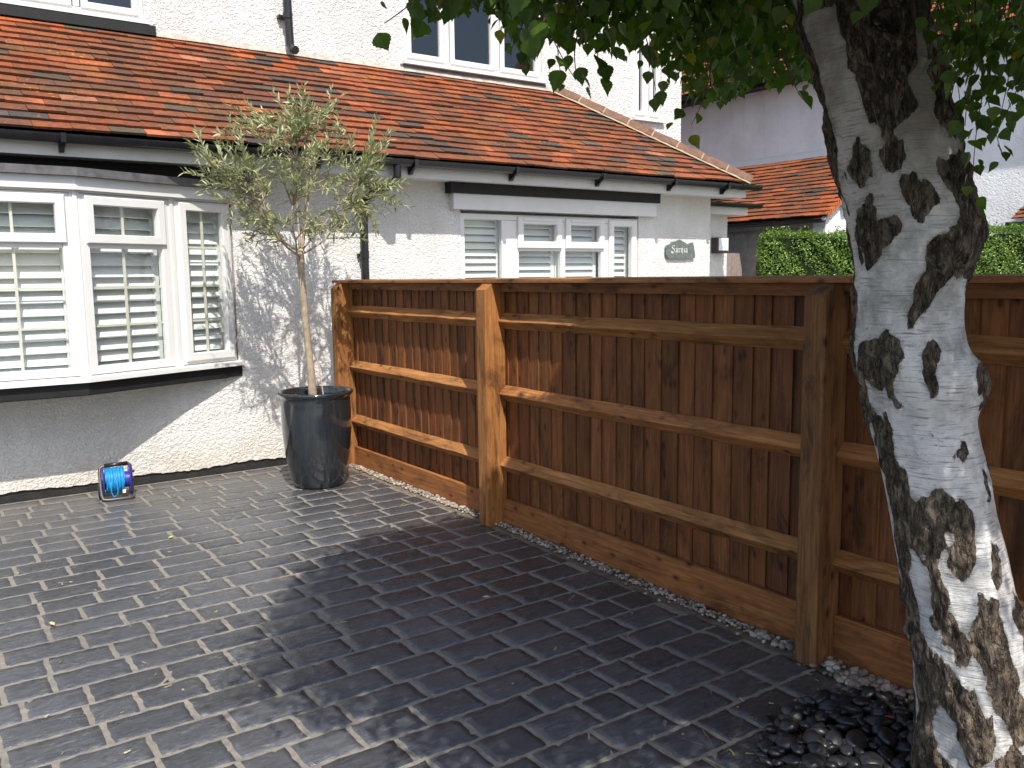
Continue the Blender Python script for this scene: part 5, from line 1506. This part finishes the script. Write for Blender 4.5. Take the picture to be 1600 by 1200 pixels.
# ================================================================== HEDGE
hd_ = Vector((0.66, -0.751, 0)).normalized(); hn_ = Vector((-0.751, -0.66, 0)).normalized()
HA = Vector((8.62, 6.98, 0)); HL, HT, HH = 5.2, 0.65, 2.02
hedge = empty("hedge", tuple(HA), "clipped bright green privet hedge behind the fence, in full sun", "hedge")
m = MB()
Th = lambda u, v, w: tuple(HA + hd_ * u - hn_ * w + Vector((0, 0, v)))
m.boxT(Th, (0.07, 0.0, 0.07), (HL, HH - 0.07, HT))
m.build("branches", M_hedgecore, hedge)
m = MB()
def hleaf(p, n_):
    n_ = (n_ + Vector((random.gauss(0, .55), random.gauss(0, .55), random.gauss(0, .55)))).normalized()
    t = n_.cross(Vector((random.gauss(0, 1), random.gauss(0, 1), random.gauss(0, 1)))).normalized()
    s = n_.cross(t)
    L, W = random.uniform(0.022, 0.038), random.uniform(0.010, 0.016)
    c_ = min(1, max(0, random.gauss(0.5, 0.22)))
    m.add([tuple(p - t * L * .5), tuple(p + s * W * .6 + n_ * .003), tuple(p + t * L * .5), tuple(p - s * W * .6 + n_ * .003)], [(0, 1, 2, 3)], 0, (c_, c_, c_))
def bumpy(u, v): return 0.035 * math.sin(u * 5.1 + v * 3) + 0.025 * math.sin(u * 11 + 1) * math.sin(v * 9) + 0.02 * math.sin(u * 23 + v * 17)
for i in range(32000):
    u, v = random.uniform(0, HL), HH - 1.15 * random.random()
    rnd = 0.10 * max(0, 1 - u / 0.16) ** 2 + 0.10 * max(0, (v - HH + 0.14) / 0.14) ** 2
    w_ = rnd + bumpy(u, v) + random.uniform(0, 0.06)
    hleaf(Vector(Th(u, v, w_)), hn_ + Vector((0, 0, 0.4)))
for i in range(15000):
    u, w_ = random.uniform(0, HL), random.uniform(0, HT)
    v = HH + bumpy(u, w_) * 0.8 - 0.07 * max(0, 1 - u / 0.2) ** 2 - random.uniform(0, 0.05)
    hleaf(Vector(Th(u, v, w_)), Vector((0, 0, 1)))
for i in range(5000):
    v, w_ = HH - 1.2 * random.random(), random.uniform(0, HT)
    hleaf(Vector(Th(bumpy(w_, v) + random.uniform(0, 0.05) + 0.08 * max(0, (v - HH + 0.14) / 0.14) ** 2, v, w_)), -hd_ + Vector((0, 0, 0.3)))
for i in range(130):          # stray shoots
    u, w_ = random.uniform(0.05, HL), random.uniform(0.03, HT * 0.6)
    for k in range(6):
        hleaf(Vector(Th(u + random.gauss(0, .012), HH + 0.015 + k * 0.011, w_)), Vector((0, 0, .4)))
m.build("foliage", M_hedge, hedge)

# ================================================================== LITTER
lt_ = MB()
for i in range(420):
    a = random.uniform(0, 6.283); rr = random.uniform(0.85, 1.45)
    x, y = PIT[0] + PIT[2] * rr * math.cos(a), PIT[1] + PIT[3] * rr * math.sin(a)
    if i > 300:
        x, y = random.uniform(-1.2, 2.9), random.uniform(2.0, 6.6)
    if x > 2.92 or y < 0.6: continue
    b_ = random.uniform(0, 6.283); L = random.uniform(0.004, 0.016) if random.random() < 0.8 else random.uniform(0.02, 0.05); W = random.uniform(0.0012, 0.004) if L < 0.02 else 0.0012
    d = Vector((math.cos(b_), math.sin(b_), random.uniform(-0.05, 0.1))); s = Vector((-math.sin(b_), math.cos(b_), 0))
    p = Vector((x, y, gz(y) + 0.004))
    c_ = random.choice(((0.30, 0.24, 0.14), (0.22, 0.17, 0.10), (0.38, 0.34, 0.22), (0.16, 0.11, 0.06), (0.33, 0.32, 0.12)))
    lt_.add([tuple(p - d * L - s * W), tuple(p + d * L - s * W + Vector((0, 0, .001))), tuple(p + d * L + s * W + Vector((0, 0, .002))), tuple(p - d * L + s * W + Vector((0, 0, .003)))], [(0, 1, 2, 3)], 0, c_)
tag(lt_.build("leaf_litter", tint_mat("dry_litter", 0.85, 0.2, 0.2, 60)), kind="stuff")

# ================================================================== FALLEN LEAVES
M_fallen = tint_mat("fallen_leaf", 0.7, 0.1, 0.3, 60)
FL = [((85, 977), (0.50, 0.38, 0.20), "tan fallen leaf on the sunlit drive at the left edge"),
      ((262, 841), (0.42, 0.44, 0.08), "yellow-green fallen leaf on the drive between the reel and the pot"),
      ((1377, 1122), (0.32, 0.09, 0.03), "orange-brown fallen leaf on the black pebbles"),
      ((753, 933), (0.45, 0.40, 0.32), "pale fallen leaf on the shaded paving in the middle of the drive")]
for (ppx, ppy), col, lab in FL:
    c_ = Vector(RT) * ((ppx - 800) / FX) + Vector(UP) * ((600 - ppy) / FX) - Vector(BK)
    zt = 0.052 if "pebbles" in lab else 0.006
    t = (zt - 0.03 - 1.55) / c_.z if ppy > 1000 else (zt - 1.55) / c_.z
    p = Vector((0, 0, 1.55)) + c_ * t
    m = MB()
    a = random.uniform(0, 6.28)
    d = Vector((math.cos(a), math.sin(a), 0)); s = Vector((-math.sin(a), math.cos(a), 0))
    L = 0.045
    vs = [p, p + d * L * .3 + s * L * .25 + Vector((0, 0, .006)), p + d * L * .7 + s * L * .16 + Vector((0, 0, .008)), p + d * L + Vector((0, 0, .004)), p + d * L * .7 - s * L * .16 + Vector((0, 0, .009)), p + d * L * .3 - s * L * .25 + Vector((0, 0, .005)), p + d * L * .5 + Vector((0, 0, .001))]
    m.add([tuple(v) for v in vs], [(0, 6, 1), (1, 6, 2), (2, 6, 3), (3, 6, 4), (4, 6, 5), (5, 6, 0)], 0, col)
    tag(m.build("fallen_leaf", M_fallen), lab, "leaf")
